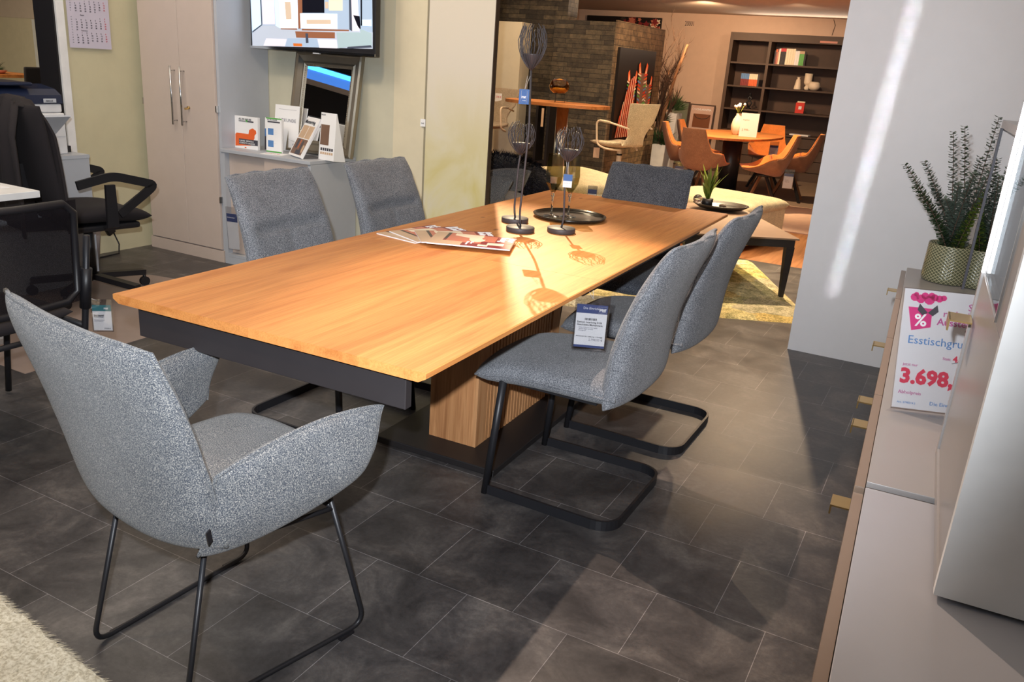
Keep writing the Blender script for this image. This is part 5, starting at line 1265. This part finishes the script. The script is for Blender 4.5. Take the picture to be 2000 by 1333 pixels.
# bar table
bt = thing('bar_table', 'high bar table with boat shaped wooden top and chrome column', 'table', (-3.79, 8.02, 0))
pts = []
for i in range(48):
    a = 2*PI*i/48; c_, s_ = math.cos(a), math.sin(a); pts.append((0.56*math.copysign(abs(c_)**0.75, c_), 0.33*math.copysign(abs(s_)**0.9, s_)))
MB().prism(pts, 1.025, 1.055).build('top', 'wood_bar', bt)
MB().cyl((0.07, 0, 0.02), 0.062, 1.0, 32).build('column', 'chrome', bt); MB().cyl((0.07, 0, 0.0), 0.28, 0.019, 40).build('foot_plate', 'chrome', bt)
bw = thing('amber_bowl', 'amber glass bowl on thin wire legs on the bar table', 'bowl', (-3.77, 8.0, 1.0555))
for i in range(3):
    a = i*2*PI/3+0.4; MB().tube([(0.065*math.cos(a), 0.065*math.sin(a), 0.0), (0.055*math.cos(a), 0.055*math.sin(a), 0.095)], 0.002, 6).build('wire_leg', 'black_metal', bw)
MB().lathe([(0.0001, 0.088), (0.06, 0.092), (0.095, 0.12), (0.105, 0.155), (0.088, 0.20), (0.070, 0.232), (0.067, 0.232), (0.085, 0.20), (0.101, 0.155), (0.091, 0.122), (0.058, 0.096), (0.0001, 0.092)], n=40).build('bowl', 'amber_glass', bw)
MB().lathe([(0.0001, 0.097), (0.05, 0.099), (0.08, 0.122), (0.06, 0.14), (0.03, 0.133), (0.0001, 0.142)], n=30).build('sand_filling', 'ceramic_white', bw)
rk = thing('dark_rack', 'dark open rack with tags behind the bar table column', 'rack', (-4.45, 9.15, 0))
MB().bx(-0.09, -0.06, -0.1, 0.1, 0, 0.98).build('post', 'anthracite', rk); MB().bx(0.06, 0.09, -0.1, 0.1, 0, 0.98).build('post', 'anthracite', rk)
MB().bx(-0.09, 0.09, -0.1, 0.1, 0.981, 1.0).build('shelf', 'anthracite', rk); MB().bx(-0.0595, 0.0595, -0.1, 0.1, 0.3, 0.32).build('shelf', 'anthracite', rk)
MB().bx(-0.01, 0.02, -0.112, -0.108, 0.72, 0.93).build('hang_tag', 'tan_print', rk)
# bar chairs
def bar_chair(label, loc, rz, fab, gp='swivel bar chairs with white tube arms'):
    t = thing('bar_chair', label, 'chair', loc, rz, gp)
    for i in range(4):
        a = PI/4+i*PI/2; MB().tube([(0.03*math.cos(a), 0.03*math.sin(a), 0.48), (0.25*math.cos(a), 0.25*math.sin(a), 0.0)], [0.014, 0.011], 10).build('leg', 'white_tube', t)
    MB().cyl((0, 0, 0.40), 0.028, 0.26, 16, r2=0.024).build('column', 'white_tube', t); MB().cyl((0, 0, 0.60), 0.0285, 0.018, 16).build('column_ring', 'anthracite', t)
    MB().tube([(0.19*math.cos(a), 0.19*math.sin(a), 0.165) for a in [i*2*PI/32 for i in range(32)]], 0.007, 8, closed=True).build('foot_ring', 'white_tube', t)
    def shell(u, v):
        a = 2*u-1
        if v < 0.45:
            k = v/0.45; y = 0.23-0.40*k; z = 0.725-0.02*math.sin(PI*k)-0.02*(1-k)**4; w_ = 0.20+0.015*math.sin(PI*k)-0.04*k**3; z += 0.02*a*a
        else:
            k = (v-0.45)/0.55; y = -0.17-0.13*k**0.8; z = 0.705+0.03*k+0.385*k**1.05; w_ = 0.165-0.05*math.sin(PI*min(1, k*1.7))*(k < 0.6)+0.075*max(0, k-0.25)**0.8
            y += 0.03*a*a
        return (a*w_, y, z)
    MB().pad(shell, lambda u, v: 0.030-0.012*v, 22, 44, 6, q=0.45).build('seat_shell', fab, t)
    for s_ in (-1, 1):
        MB().tube(fillet([(s_*0.12, -0.12, 0.665), (s_*0.225, -0.02, 0.668), (s_*0.235, 0.10, 0.70), (s_*0.235, 0.13, 0.93), (s_*0.225, -0.02, 0.925), (s_*0.17, -0.24, 0.88)], 0.05, 6), 0.0095, 10).build('arm', 'white_tube', t)
        MB().tube([(s_*0.233, 0.09, 0.930), (s_*0.225, -0.04, 0.9235)], 0.013, 10).build('arm_pad', fab, t)
    return t
bc1 = bar_chair('cream swivel bar chair standing before the stone wall right of the bar table', (-3.06, 8.02, 0), R(70), 'boucle_beige')
bc2 = dup(bc1, (-4.88, 8.55, 0), R(175), 'beige swivel bar chair at the left end of the bar table by the pale panel')
for ch in bc2.children:
    if ch.name.startswith('seat_shell') or ch.name.startswith('arm_pad'): ch.data = ch.data.copy(); ch.data.materials[0] = MAT['boucle_grey_beige']
q1 = price_tag('small pale price card hanging under the cream bar chair seat', (-3.27, 7.93, 0.66), R(28), 0.06, 0.10, ['tan_print', 'tan_print'], None)
q2 = price_tag('cream price note pinned on the back of the left bar chair', (-4.91, 8.795, 1.06), R(4), 0.085, 0.115, ['paper', 'paper'], None)
text('298 €', 0.03, 'ink_red', q2, TM(-0.035, -0.05))
# pale cabinet panel behind the left bar chair
pn = thing('pale_wardrobe', 'pale olive white tall panel behind the left bar chair', 'wardrobe', (-5.15, 9.35, 0))
MB().bx(-0.5, 0.22, -0.05, 0.2, 0.0, 1.868).build('body', 'cream_wall', pn)
# paintings
zb = thing('zebra_painting', 'tall canvas of two colourful zebra heads on black leaning on the stone wall', 'painting', (-3.715, 9.99, 0.60), 0, rot=(0, 0, 0))
MB().bx(-0.012, 0.02, -0.61, 0.62, 0.0, 1.055).build('canvas', 'ink_black_board', zb)
ar = {k: MB() for k in ('orange_print', 'red_box', 'cream_print', 'blue_print', 'green_print', 'brown_print', 'dark_print')}
kk = [0.0206]
def blob(m, pts):
    n = len(pts); kk[0] += 0.00015; ar[m].add([(kk[0], y, z) for y, z in pts], [tuple(range(n))])
ra = random.Random(8)
def zebra(cy, top, s_, tilt):
    def P(y, z): return (cy+s_*(y+tilt*z), top-s_*z*0.9)
    blob('brown_print', [P(-0.09, 0.18), P(0.09, 0.18), P(0.12, 0.35), P(0.07, 0.62), P(0.0, 0.70), P(-0.07, 0.62), P(-0.12, 0.35)])
    for sg in (-1, 1): blob('orange_print', [P(sg*0.04, 0.19), P(sg*0.11, 0.19), P(sg*0.125, 0.10), P(sg*0.09, 0.07)]); blob('cream_print', [P(sg*0.06, 0.18), P(sg*0.095, 0.18), P(sg*0.10, 0.11)])
    cols = ['cream_print', 'red_box', 'green_print', 'orange_print', 'blue_print']
    for i in range(12):
        z = 0.2+i*0.035; 
        for sg in (-1, 1): blob(cols[(i*2+(sg > 0)) % 5], [P(sg*0.04, z), P(sg*(0.13-0.05*i/12), z-0.02), P(sg*(0.13-0.05*i/12), z-0.003), P(sg*0.04, z+0.015)])
    blob('blue_print' if tilt > 0 else 'red_box', [P(-0.05, 0.58), P(0.05, 0.58), P(0.05, 0.68), P(0, 0.72), P(-0.05, 0.68)])
zebra(-0.13, 0.90, 1.25, -0.02); zebra(0.42, 0.84, 1.1, 0.03); zebra(0.18, 1.0, 1.3, 0.02)
for i in range(26):
    y0 = -0.55+i*0.016+ra.uniform(-0.005, 0.005); z1 = 0.30+0.45*math.sin(i/26*PI*0.6); m = ('orange_print', 'cream_print', 'red_box', 'dark_print')[i % 4]
    blob(m, [(y0, 0.05), (y0+0.012, 0.05), (y0+0.10, z1), (y0+0.085, z1)])
pic = MB(); km = list(ar)
for m, b in ar.items(): pic.add(b.v, b.f, km.index(m))
pic.build('picture', km, zb)
fp = thing('flower_painting', 'dark wide painting with pink blossoms hung high behind the stone block', 'painting', (-5.35, 13.72, 1.15))
MB().bx(-0.70, 0.60, -0.02, 0.02, 0, 1.09).build('canvas', 'ink_black_board', fp)
fpp = MB(); rf = random.Random(3)
for i in range(60):
    x, z, r_ = rf.uniform(-0.25, 0.58), rf.uniform(0.65, 1.07), rf.uniform(0.02, 0.06); mi_ = rf.choice((0, 0, 1, 2, 3)); a0 = rf.uniform(0, 6)
    fpp.add([(min(0.59, x+r_*(1.5 if j % 2 else 0.8)*math.cos(a0+j*PI/5)), -0.0205-i*0.00005, min(1.085, z+r_*(1.5 if j % 2 else 0.8)*math.sin(a0+j*PI/5))) for j in range(10)], [tuple(range(10))], mi_)
fpp.add([(0.45, -0.025, 0.62), (0.595, -0.025, 0.62), (0.595, -0.025, 0.78), (0.45, -0.025, 0.78)], [(0, 1, 2, 3)], 4)
fpp.build('blossoms', ['wine_print', 'salmon_print', 'cream_print', 'dark_print', 'blue_board'], fp)
# planters and branches
def planter(label, loc, w, h):
    t = thing('planter', label, 'planter', loc)
    vs = []
    for k, z in ((0.72, 0.0), (1.0, h)):
        vs += [(-w/2*k, -w/2*k, z), (w/2*k, -w/2*k, z), (w/2*k, w/2*k, z), (-w/2*k, w/2*k, z)]
    MB().add(vs, [(3, 2, 1, 0), (4, 5, 6, 7), (0, 1, 5, 4), (1, 2, 6, 5), (2, 3, 7, 6), (3, 0, 4, 7)]).build('pot', 'white_paint', t); return t
p1 = planter('white tapered planter with tall bare branches beside the stone wall', (-3.90, 11.75, 0), 0.30, 0.45)
p2 = planter('taller pale planter with dark fir greenery behind the orange chairs', (-4.00, 12.45, 0), 0.26, 0.86)
def bush(par, c, r_, n, mt, seed, sy=1.0):
    b = MB(); q = random.Random(seed)
    for i in range(n):
        d = Vector((q.gauss(0, 1), q.gauss(0, 1), abs(q.gauss(0, 1))*sy)).normalized(); p = Vector(c)+d*r_*q.uniform(0.1, 0.6); e_ = p+d*r_*q.uniform(0.25, 0.6)
        s_ = d.orthogonal().normalized()*0.008; b.add([p-s_, p+s_, e_], [(0, 1, 2)])
    b.build('foliage', mt, par)
bush(p1, (0, 0, 0.45), 0.27, 420, 'leaf_dark', 1, 1.0); bush(p2, (0.02, 0, 0.90), 0.25, 380, 'leaf_dark', 2); bush(p1, (-0.05, 0.1, 0.75), 0.2, 200, 'leaf_dark', 7)
MB().tube([(-0.05, 0, 0.3), (0.02, 0, 0.9), (0.13, 0, 1.45), (0.24, 0, 1.80)], [0.028, 0.027, 0.023, 0.018], 10).build('birch_trunk', 'birch', p1)
MB().tube([(-0.02, 0.1, 0.3), (-0.06, 0.1, 0.9), (-0.02, 0.1, 1.45)], [0.026, 0.024, 0.018], 8).build('birch_trunk', 'birch', p1)
def branch(b, p, d, L, r_, depth, q):
    P = [Vector(p)]; dd = Vector(d).normalized()
    for i in range(5):
        dd = (dd+Vector((q.uniform(-0.16, 0.16), q.uniform(-0.16, 0.16), q.uniform(-0.04, 0.12)))).normalized(); P.append(P[-1]+dd*L/5)
    b.tube(P, [r_*(1-0.7*i/5) for i in range(6)], 5)
    if depth > 0:
        for k in range(4): i = q.randint(1, 5); nd = (dd+Vector((q.uniform(-0.8, 0.8), q.uniform(-0.6, 0.6), q.uniform(0.0, 0.5)))).normalized(); branch(b, P[i], nd, L*q.uniform(0.4, 0.65), r_*0.5, depth-1, q)
q = random.Random(21)
for k, (dx, L2) in enumerate([(-0.45, 0.75), (-0.25, 1.0), (-0.1, 1.15), (0.05, 1.05), (0.22, 0.85), (-0.02, 0.9)]):
    b = MB(); branch(b, (dx*0.25, q.uniform(-0.05, 0.05), 0.42), (dx*0.7, q.uniform(-0.1, 0.1), 1.2), L2*0.88, 0.019, 3, q); b.build('branch', 'twig', p1)
# boards leaning on the far wall
gb = thing('framed_board', 'dark framed grey green board leaning on the far wall', 'board', (-4.255, 13.62, 0), 0, rot=(R(-5), 0, 0))
MB().bx(-0.13, 0.13, -0.01, 0.01, 0.02, 0.98).build('panel', 'green_board', gb); MB().bx(-0.15, 0.15, -0.012, 0.012, 0.981, 1.0).bx(-0.15, -0.131, -0.012, 0.012, 0, 0.98).bx(0.131, 0.15, -0.012, 0.012, 0, 0.98).build('frame', 'dark_shelf', gb)
po = thing('framed_poster', 'framed rose poster with a brown leather bag leaning beside the shelf', 'poster', (-3.885, 13.60, 0), 0, rot=(R(-5), 0, 0))
MB().bx(-0.185, 0.185, -0.01, 0.01, 0.02, 0.96).build('print', 'poster_rose', po)
MB().bx(-0.205, 0.205, -0.014, 0.014, 0.961, 0.98).bx(-0.205, -0.186, -0.014, 0.014, 0, 0.96).bx(0.186, 0.205, -0.014, 0.014, 0, 0.96).build('frame', 'dark_shelf', po)
MB().bx(-0.13, 0.15, -0.016, -0.0105, 0.62, 0.83).build('bag_picture', 'leather_brown', po)
MB().tube([(-0.12, -0.018, 0.82), (-0.08, -0.018, 0.77), (0.01, -0.018, 0.755), (0.1, -0.018, 0.77), (0.14, -0.018, 0.82)], 0.004, 6).build('bag_seam', 'dark_print', po)
text('SCHLARAFFIA', 0.043, 'paper', po, frame4((-0.115, -0.0112, 0.885), (1, 0, 0), (0, 0, 1)), bold=0.001); MB().tube([(-0.145+0.016*math.cos(a), -0.012, 0.90+0.016*math.sin(a)) for a in [i*2*PI/14 for i in range(14)]], 0.0025, 5, closed=True).build('emblem', 'paper', po)
wn = text('20001', 0.105, 'ink', None, frame4((-4.375, 13.745, 2.145), (1, 0, 0), (0, 0, 1)), 'wall_number', sx=0.62); tag(wn, 'dark number 20001 written high on the far wall', 'lettering')
# bookshelf
bs = thing('bookshelf', 'large dark brown wall shelf with drawers at the far wall', 'shelf', (-2.2, 13.3, 0))
X0, X1 = -1.30, 1.30
MB().bx(X0, X0+0.05, 0, 0.42, 0, 2.065).build('side_panel', 'dark_shelf', bs); MB().bx(X1-0.05, X1, 0, 0.42, 0, 2.065).build('side_panel', 'dark_shelf', bs)
MB().bx(X0+0.0505, X1-0.0505, 0.0, 0.42, 1.955, 2.065).build('top_panel', 'dark_shelf', bs)
MB().bx(X0+0.0505, X1-0.0505, 0.38, 0.40, 0.02, 1.954).build('back_panel', 'dark_shelf_back', bs)
xd = -0.70
MB().bx(xd-0.02, xd+0.02, 0.01, 0.379, 0.655, 1.954).build('divider', 'dark_shelf', bs)
for z in (1.635, 1.30, 0.965):
    MB().bx(X0+0.0505, xd-0.0205, 0.01, 0.379, z-0.012, z+0.012).build('shelf_board', 'dark_shelf', bs); MB().bx(xd+0.0205, X1-0.0505, 0.01, 0.379, z-0.012, z+0.012).build('shelf_board', 'dark_shelf', bs)
MB().bx(X0+0.0505, X1-0.0505, -0.02, 0.379, 0.63, 0.654).build('counter', 'dark_shelf', bs)
for i, (z0, z1) in enumerate(((0.475, 0.62), (0.305, 0.465), (0.14, 0.295), (0.0, 0.13))):
    MB().bx(xd+0.003, X1-0.0505, 0.0, 0.02, z0, z1).build('drawer', 'dark_shelf', bs); MB().bx(X0+0.0505, xd-0.003, 0.0, 0.02, z0, z1).build('drawer', 'dark_shelf', bs)
MB().bx(0.0, 0.24, -0.004, 0.0, 1.972, 2.0).build('red_label', 'salmon_print', bs)
def book(label, x, y, z, w, h, d, mt, mt2, grp, band=0.5):
    t = thing('book', label, 'book', (x, y, z), 0, grp)
    MB().bx(0.0005, w-0.0005, 0.003, d, 0.001, h-0.002).build('pages', 'paper', t)
    MB().bx(0, w, 0, 0.0025, 0, h, 0).bx(0, w, -0.0005, 0, h*band, h, 1).build('spine', [mt, mt2], t)
x = -2.855+0.03; zsh = 1.648
bl = [('wine_print', 'ink_red', 0.028, 'dark red'), ('cream_print', 'paper', 0.03, 'pale'), ('salmon_print', 'cream_print', 0.02, 'salmon')]
names_ = ['black', 'wine red', 'salmon', 'pale thin', 'navy with red head', 'navy with red head', 'navy with red head', 'cream', 'cream', 'cream', 'cream', 'white', 'white', 'pale green', 'pale green', 'pale green']
specs = [('ink', 'ink', .018, .19), ('wine_print', 'orange_print', .02, .21), ('salmon_print', 'wine_print', .02, .215), ('cream_print', 'paper', .025, .22)]+[('ink', 'ink_red', .025, .225)]*3+[('cream_print', 'cream_print', .032, .225)]*4+[('paper', 'paper', .03, .20)]*2+[('green_print', 'tan_print', .022, .20)]*3
kinds = ['first', 'second', 'third', 'fourth', 'fifth', 'sixth', 'seventh', 'eighth', 'ninth', 'tenth', 'eleventh', 'twelfth', 'thirteenth', 'fourteenth', 'fifteenth', 'last']
for i, (m1, m2, w_, h_) in enumerate(specs):
    book('%s book on the top right shelf, %s from the left' % (names_[i], kinds[i]), x, 13.36, zsh, w_, h_, 0.15, m1, m2, 'books on the top right shelf', 0.8); x += w_+0.0012
x = -3.27
for i in range(10):
    m1, m2 = (('wine_print', 'blue_print') if i < 5 else ('orange_print', 'cream_print')); book('%s striped paperback on the second left shelf, %s from the left' % ('red and blue' if i < 5 else 'orange and yellow', kinds[i] if i < 9 else 'last'), x, 13.35+(0.01 if i < 5 else 0), 1.313, 0.024, 0.175, 0.12, m1, m2, 'paperbacks on the second left shelf', 0.55); x += 0.0255
def vase(label, x, y, z, prof, nm='vase'):
    o = MB().lathe(prof, n=28).build(nm, 'ceramic_white'); o.location = (x, y, z); tag(o, label, 'vase', 'cream ceramics on the right shelf')
zc_ = 1.3125
vase('cream bottle shaped vase on the right shelf, leftmost of the ceramics', -2.44, 13.47, zc_, [(0.0001, 0), (0.05, 0), (0.052, 0.01), (0.03, 0.14), (0.018, 0.15), (0.018, 0.165), (0.026, 0.175), (0.0001, 0.175)])
vase('cream tumbler shaped vase with round foot, tallest of the ceramics', -2.31, 13.52, zc_, [(0.0001, 0), (0.03, 0), (0.045, 0.03), (0.025, 0.065), (0.045, 0.08), (0.056, 0.11), (0.056, 0.235), (0.0001, 0.235)])
vase('cream ball shaped vase on the right shelf, rightmost of the ceramics', -2.20, 13.45, zc_, [(0.0001, 0), (0.04, 0), (0.08, 0.03), (0.09, 0.065), (0.075, 0.11), (0.05, 0.125), (0.045, 0.122), (0.0001, 0.05)])
rb = thing('red_box', 'small red card box with a white emblem on the right shelf', 'box', (-2.345, 13.42, 0.9775)); MB().bx(-0.065, 0.06, 0, 0.05, 0, 0.15).build('box', 'red_box', rb); MB().bx(-0.05, 0.06, 0.01, 0.05, 0.151, 0.17).build('lid', 'cream_print', rb)
MB().bx(-0.02, 0.025, -0.003, -0.0005, 0.055, 0.10).build('emblem', 'paper', rb)
fg = thing('figurine', 'small black twisted figurine on the third left shelf', 'figurine', (-3.11, 13.45, 0.9775))
MB().cyl((0, 0, 0), 0.04, 0.015, 20).build('base', 'black_plastic', fg); MB().tube([(0, 0, 0.015), (-0.04, 0, 0.09), (0.03, 0, 0.15), (-0.01, 0, 0.20)], 0.014, 8).tube([(0, 0, 0.015), (0.04, 0, 0.09), (-0.03, 0, 0.15), (0.01, 0, 0.20)], 0.012, 8).sphere((0, 0, 0.215), 0.018, 10).build('body', 'black_plastic', fg)
mgz = MB().bx(-0.14, 0.14, -0.06, 0.08, 0, 0.02).build('magazine_pile', 'paper'); mgz.location = (-2.28, 13.42, 0.6545); mgz.rotation_euler = (0, 0, -0.1); tag(mgz, 'pale magazines lying on the counter of the dark shelf', 'magazines')
bxk = MB().bx(-0.2, 0.2, -0.1, 0.12, 0, 0.055, 0, 0.004).build('black_box', 'black_plastic'); bxk.location = (-1.68, 13.5, 0.6545); tag(bxk, 'flat black box on the shelf counter near the white wall', 'box')
wr = MB().tube([(-2.135, 13.74, 2.32), (-2.10, 13.74, 2.24), (-2.12, 13.73, 2.10)], 0.004, 6).build('thin_cable', 'dark_print'); tag(wr, 'thin cable running down the far wall above the bookshelf', 'cable')

# pink carpet
pk_ = MB().bx(-3.0, -1.15, 8.55, 10.4, 0.001, 0.010).build('pink_rug', 'carpet_pink'); pk_.location = (0, 0, 0.0); tag(pk_, 'pale pink rug between the cream bench and the orange chairs', 'rug')
# orange dining group
dt = thing('dining_table', 'round ended wooden table on a dark column amid the orange chairs', 'table', (-2.60, 10.70, 0.0105), R(-6))
pts = []
for i in range(56):
    a = 2*PI*i/56; c_, s_ = math.cos(a), math.sin(a); pts.append((0.52*math.copysign(abs(c_)**0.8, c_), 0.92*math.copysign(abs(s_)**0.85, s_)))
MB().prism(pts, 0.715, 0.74).build('tabletop', 'wood_dining', dt); MB().cyl((0, 0, 0.03), 0.12, 0.684, 32).build('column', 'anthracite', dt)
MB().lathe([(0.0001, 0), (0.42, 0), (0.42, 0.008), (0.14, 0.03), (0.0001, 0.03)], n=4).build('foot_plate', 'anthracite', dt)
va = thing('flower_vase', 'white ribbed vase with white flowers on the round ended table', 'vase', (-2.56, 10.62, 0.7515))
b = MB(); n = 24; prof = [(0.035, 0), (0.062, 0.05), (0.07, 0.11), (0.055, 0.18), (0.03, 0.23), (0.03, 0.255)]; vs = []
for k, (r_, z) in enumerate(prof):
    for j in range(n): a = 2*PI*j/n+z*2.5; rj = r_*(1+0.05*math.cos(6*a-z*20)); vs.append((rj*math.cos(a), rj*math.sin(a), z))
b.add(vs, [(i*n+j, i*n+(j+1) % n, (i+1)*n+(j+1) % n, (i+1)*n+j) for i in range(len(prof)-1) for j in range(n)]+[tuple(range(n-1, -1, -1))], 0, True); b.build('vase', 'ceramic_white', va)
stm = MB(); fl_ = MB(); q = random.Random(6)
for i in range(9):
    a = q.uniform(0, 2*PI); r_ = q.uniform(0.02, 0.07); z = q.uniform(0.31, 0.375); stm.tube([(0, 0, 0.22), (r_*0.4*math.cos(a), r_*0.4*math.sin(a), 0.28), (r_*math.cos(a), r_*math.sin(a), z)], 0.004, 5); fl_.sphere((r_*math.cos(a), r_*math.sin(a), z), 0.017, 8)
stm.build('stems', 'flower_green', va); fl_.build('blossoms', 'paper', va)
tc_ = thing('table_card', 'bright white price card standing on the round ended table', 'sign', (-2.37, 10.42, 0.7515), R(22)); MB().bx(-0.105, 0.105, -0.002, 0.002, 0.0, 0.275).build('card', 'paper', tc_)
text('Angebot', 0.022, 'tan_print', tc_, frame4((-0.08, -0.0025, 0.19), (1, 0, 0), (0, 0, 1))); text('2.998,-', 0.034, 'tan_print', tc_, frame4((-0.08, -0.0025, 0.07), (1, 0, 0), (0, 0, 1)))
def bucket(label, loc, rz, g='orange shell chairs around the round ended table'):
    t = thing('shell_chair', label, 'chair', loc, rz, g)
    def sh(u, v, out=0.0):
        a = 2*u-1
        if v < 0.42:
            k = v/0.42; y = 0.25-0.42*k; z = 0.445-0.045*k+0.0; w_ = 0.215+0.045*k
        else:
            k = (v-0.42)/0.58; y = -0.17-0.15*k**0.9-0.03*k; z = 0.40+0.43*k**1.1; w_ = 0.26-0.115*k**0.8
        cv = math.exp(-((v-0.40)/0.20)**2)
        z += 0.17*cv*abs(a)**3.2; y += (0.07 if v > 0.42 else 0.03*v/0.42)*a*a*(1-0.35*max(0, (v-0.42)/0.58))
        x = a*w_*(1+0.12*cv)
        z -= 0.0
        return (x, y, z)
    e_ = 0.014
    MB().pad(lambda u, v: sh(u, v), 0.012, 26, 40, 8, q=0.5).build('inner_shell', 'orange_inner', t)
    def osh(u, v):
        p = Vector(sh(u, v)); a = 2*u-1; k = math.sin(PI*u)**0.7*math.sin(PI*min(1, max(0, v)))**0.6
        if v < 0.42: nrm = Vector((0, -0.15, -1))
        else: kk_ = (v-0.42)/0.58; nrm = Vector((0, -1, -1+kk_*1.2))
        return p+nrm.normalized()*(0.012+0.028*k)
    MB().pad(osh, 0.014, 26, 40, 8, q=0.5).build('outer_shell', 'orange_outer', t)
    for i in range(4):
        a = PI/4+i*PI/2; MB().tube([(0.035*math.cos(a), -0.02+0.035*math.sin(a), 0.365), (0.26*math.cos(a), -0.02+0.26*math.sin(a), 0.0)], 0, flat=(0.022, 0.030)).build('leg', 'walnut_leg' if i % 2 else 'anthracite', t)
    MB().cyl((0, -0.02, 0.345), 0.07, 0.03, 20).build('hub', 'anthracite', t)
    return t
zr = 0.0105
o1 = bucket('orange shell chair seen from behind, nearest of the orange group', (-2.70, 9.85, zr), R(-14))
G_ = 'orange shell chairs around the round ended table'
dup(o1, (-3.14, 10.66, 0.0), R(-76), 'orange shell chair on the left, beside the white planter', G_)
dup(o1, (-3.20, 11.45, 0.0), R(-84), 'orange shell chair on the left, behind the one near the planter', G_)
dup(o1, (-2.05, 10.02, zr), R(108), 'orange shell chair on the right showing its orange inside', G_)
dup(o1, (-1.93, 10.95, 0.0), R(96), 'orange shell chair on the right, standing behind the nearer one', G_)
dup(o1, (-2.42, 11.95, 0.0), R(184), 'orange shell chair facing the camera behind the table', G_)
GT = 'price cards hanging from the orange chairs'
for lb, x, y, z in (('white price card hanging low at the leftmost orange chair', -3.02, 9.98, 0.36), ('white price card hanging from the right pair of orange chairs', -1.74, 10.0, 0.42), ('white price card hanging before the orange chair behind the table', -2.22, 11.35, 0.62)):
    g = price_tag(lb, (x, y, z), R(14), 0.105, 0.165, ['paper', 'label_blue'], None, GT, clear=0.05, lines=0.03); text('Stuhl\n498 €', 0.02, 'ink_grey', g, TM(-0.035, -0.08))

# next room through the opening
t = thing('dining_table', 'brown wooden table seen through the opening in the left wall', 'table', (-13.0, 7.9, 0))
MB().bx(-0.75, 0.42, -0.42, 0.42, 0.70, 0.745).build('tabletop', 'wood_dining', t)
for x in (-0.68, 0.33):
    for y in (-0.36, 0.36): MB().box((x, y, 0.35), (0.08, 0.08, 0.69)).build('leg', 'grey_metal', t)
g = thing('plant_arrangement', 'green plant arrangement on the table in the next room', 'plant', (-12.95, 7.8, 0.7455)); bush(g, (0, 0, 0.03), 0.20, 260, 'leaf_dark', 31); MB().lathe([(0.0001, 0), (0.12, 0), (0.16, 0.05), (0.0001, 0.05)], n=20, sx=1.6).build('bowl', 'salmon_print', g)
for k, (x, y, rz) in enumerate(((-12.40, 8.0, R(90)), (-12.9, 8.7, R(180)))):
    c_ = thing('dining_chair', ('dark chair at the end of the table in the next room', 'dark chair behind the table in the next room')[k], 'chair', (x, y, 0), rz, 'dark chairs in the next room')
    MB().box((0, 0, 0.45), (0.45, 0.45, 0.06), 0, None, 0.02).build('seat', 'black_cloth', c_); MB().box((0, -0.22, 0.68), (0.45, 0.05, 0.40), 0, (0.1, 0, 0), 0.02).build('backrest', 'black_cloth', c_)
    for sx_ in (-0.19, 0.19):
        for sy_ in (-0.19, 0.19): MB().box((sx_, sy_, 0.21), (0.03, 0.03, 0.42)).build('leg', 'anthracite', c_)
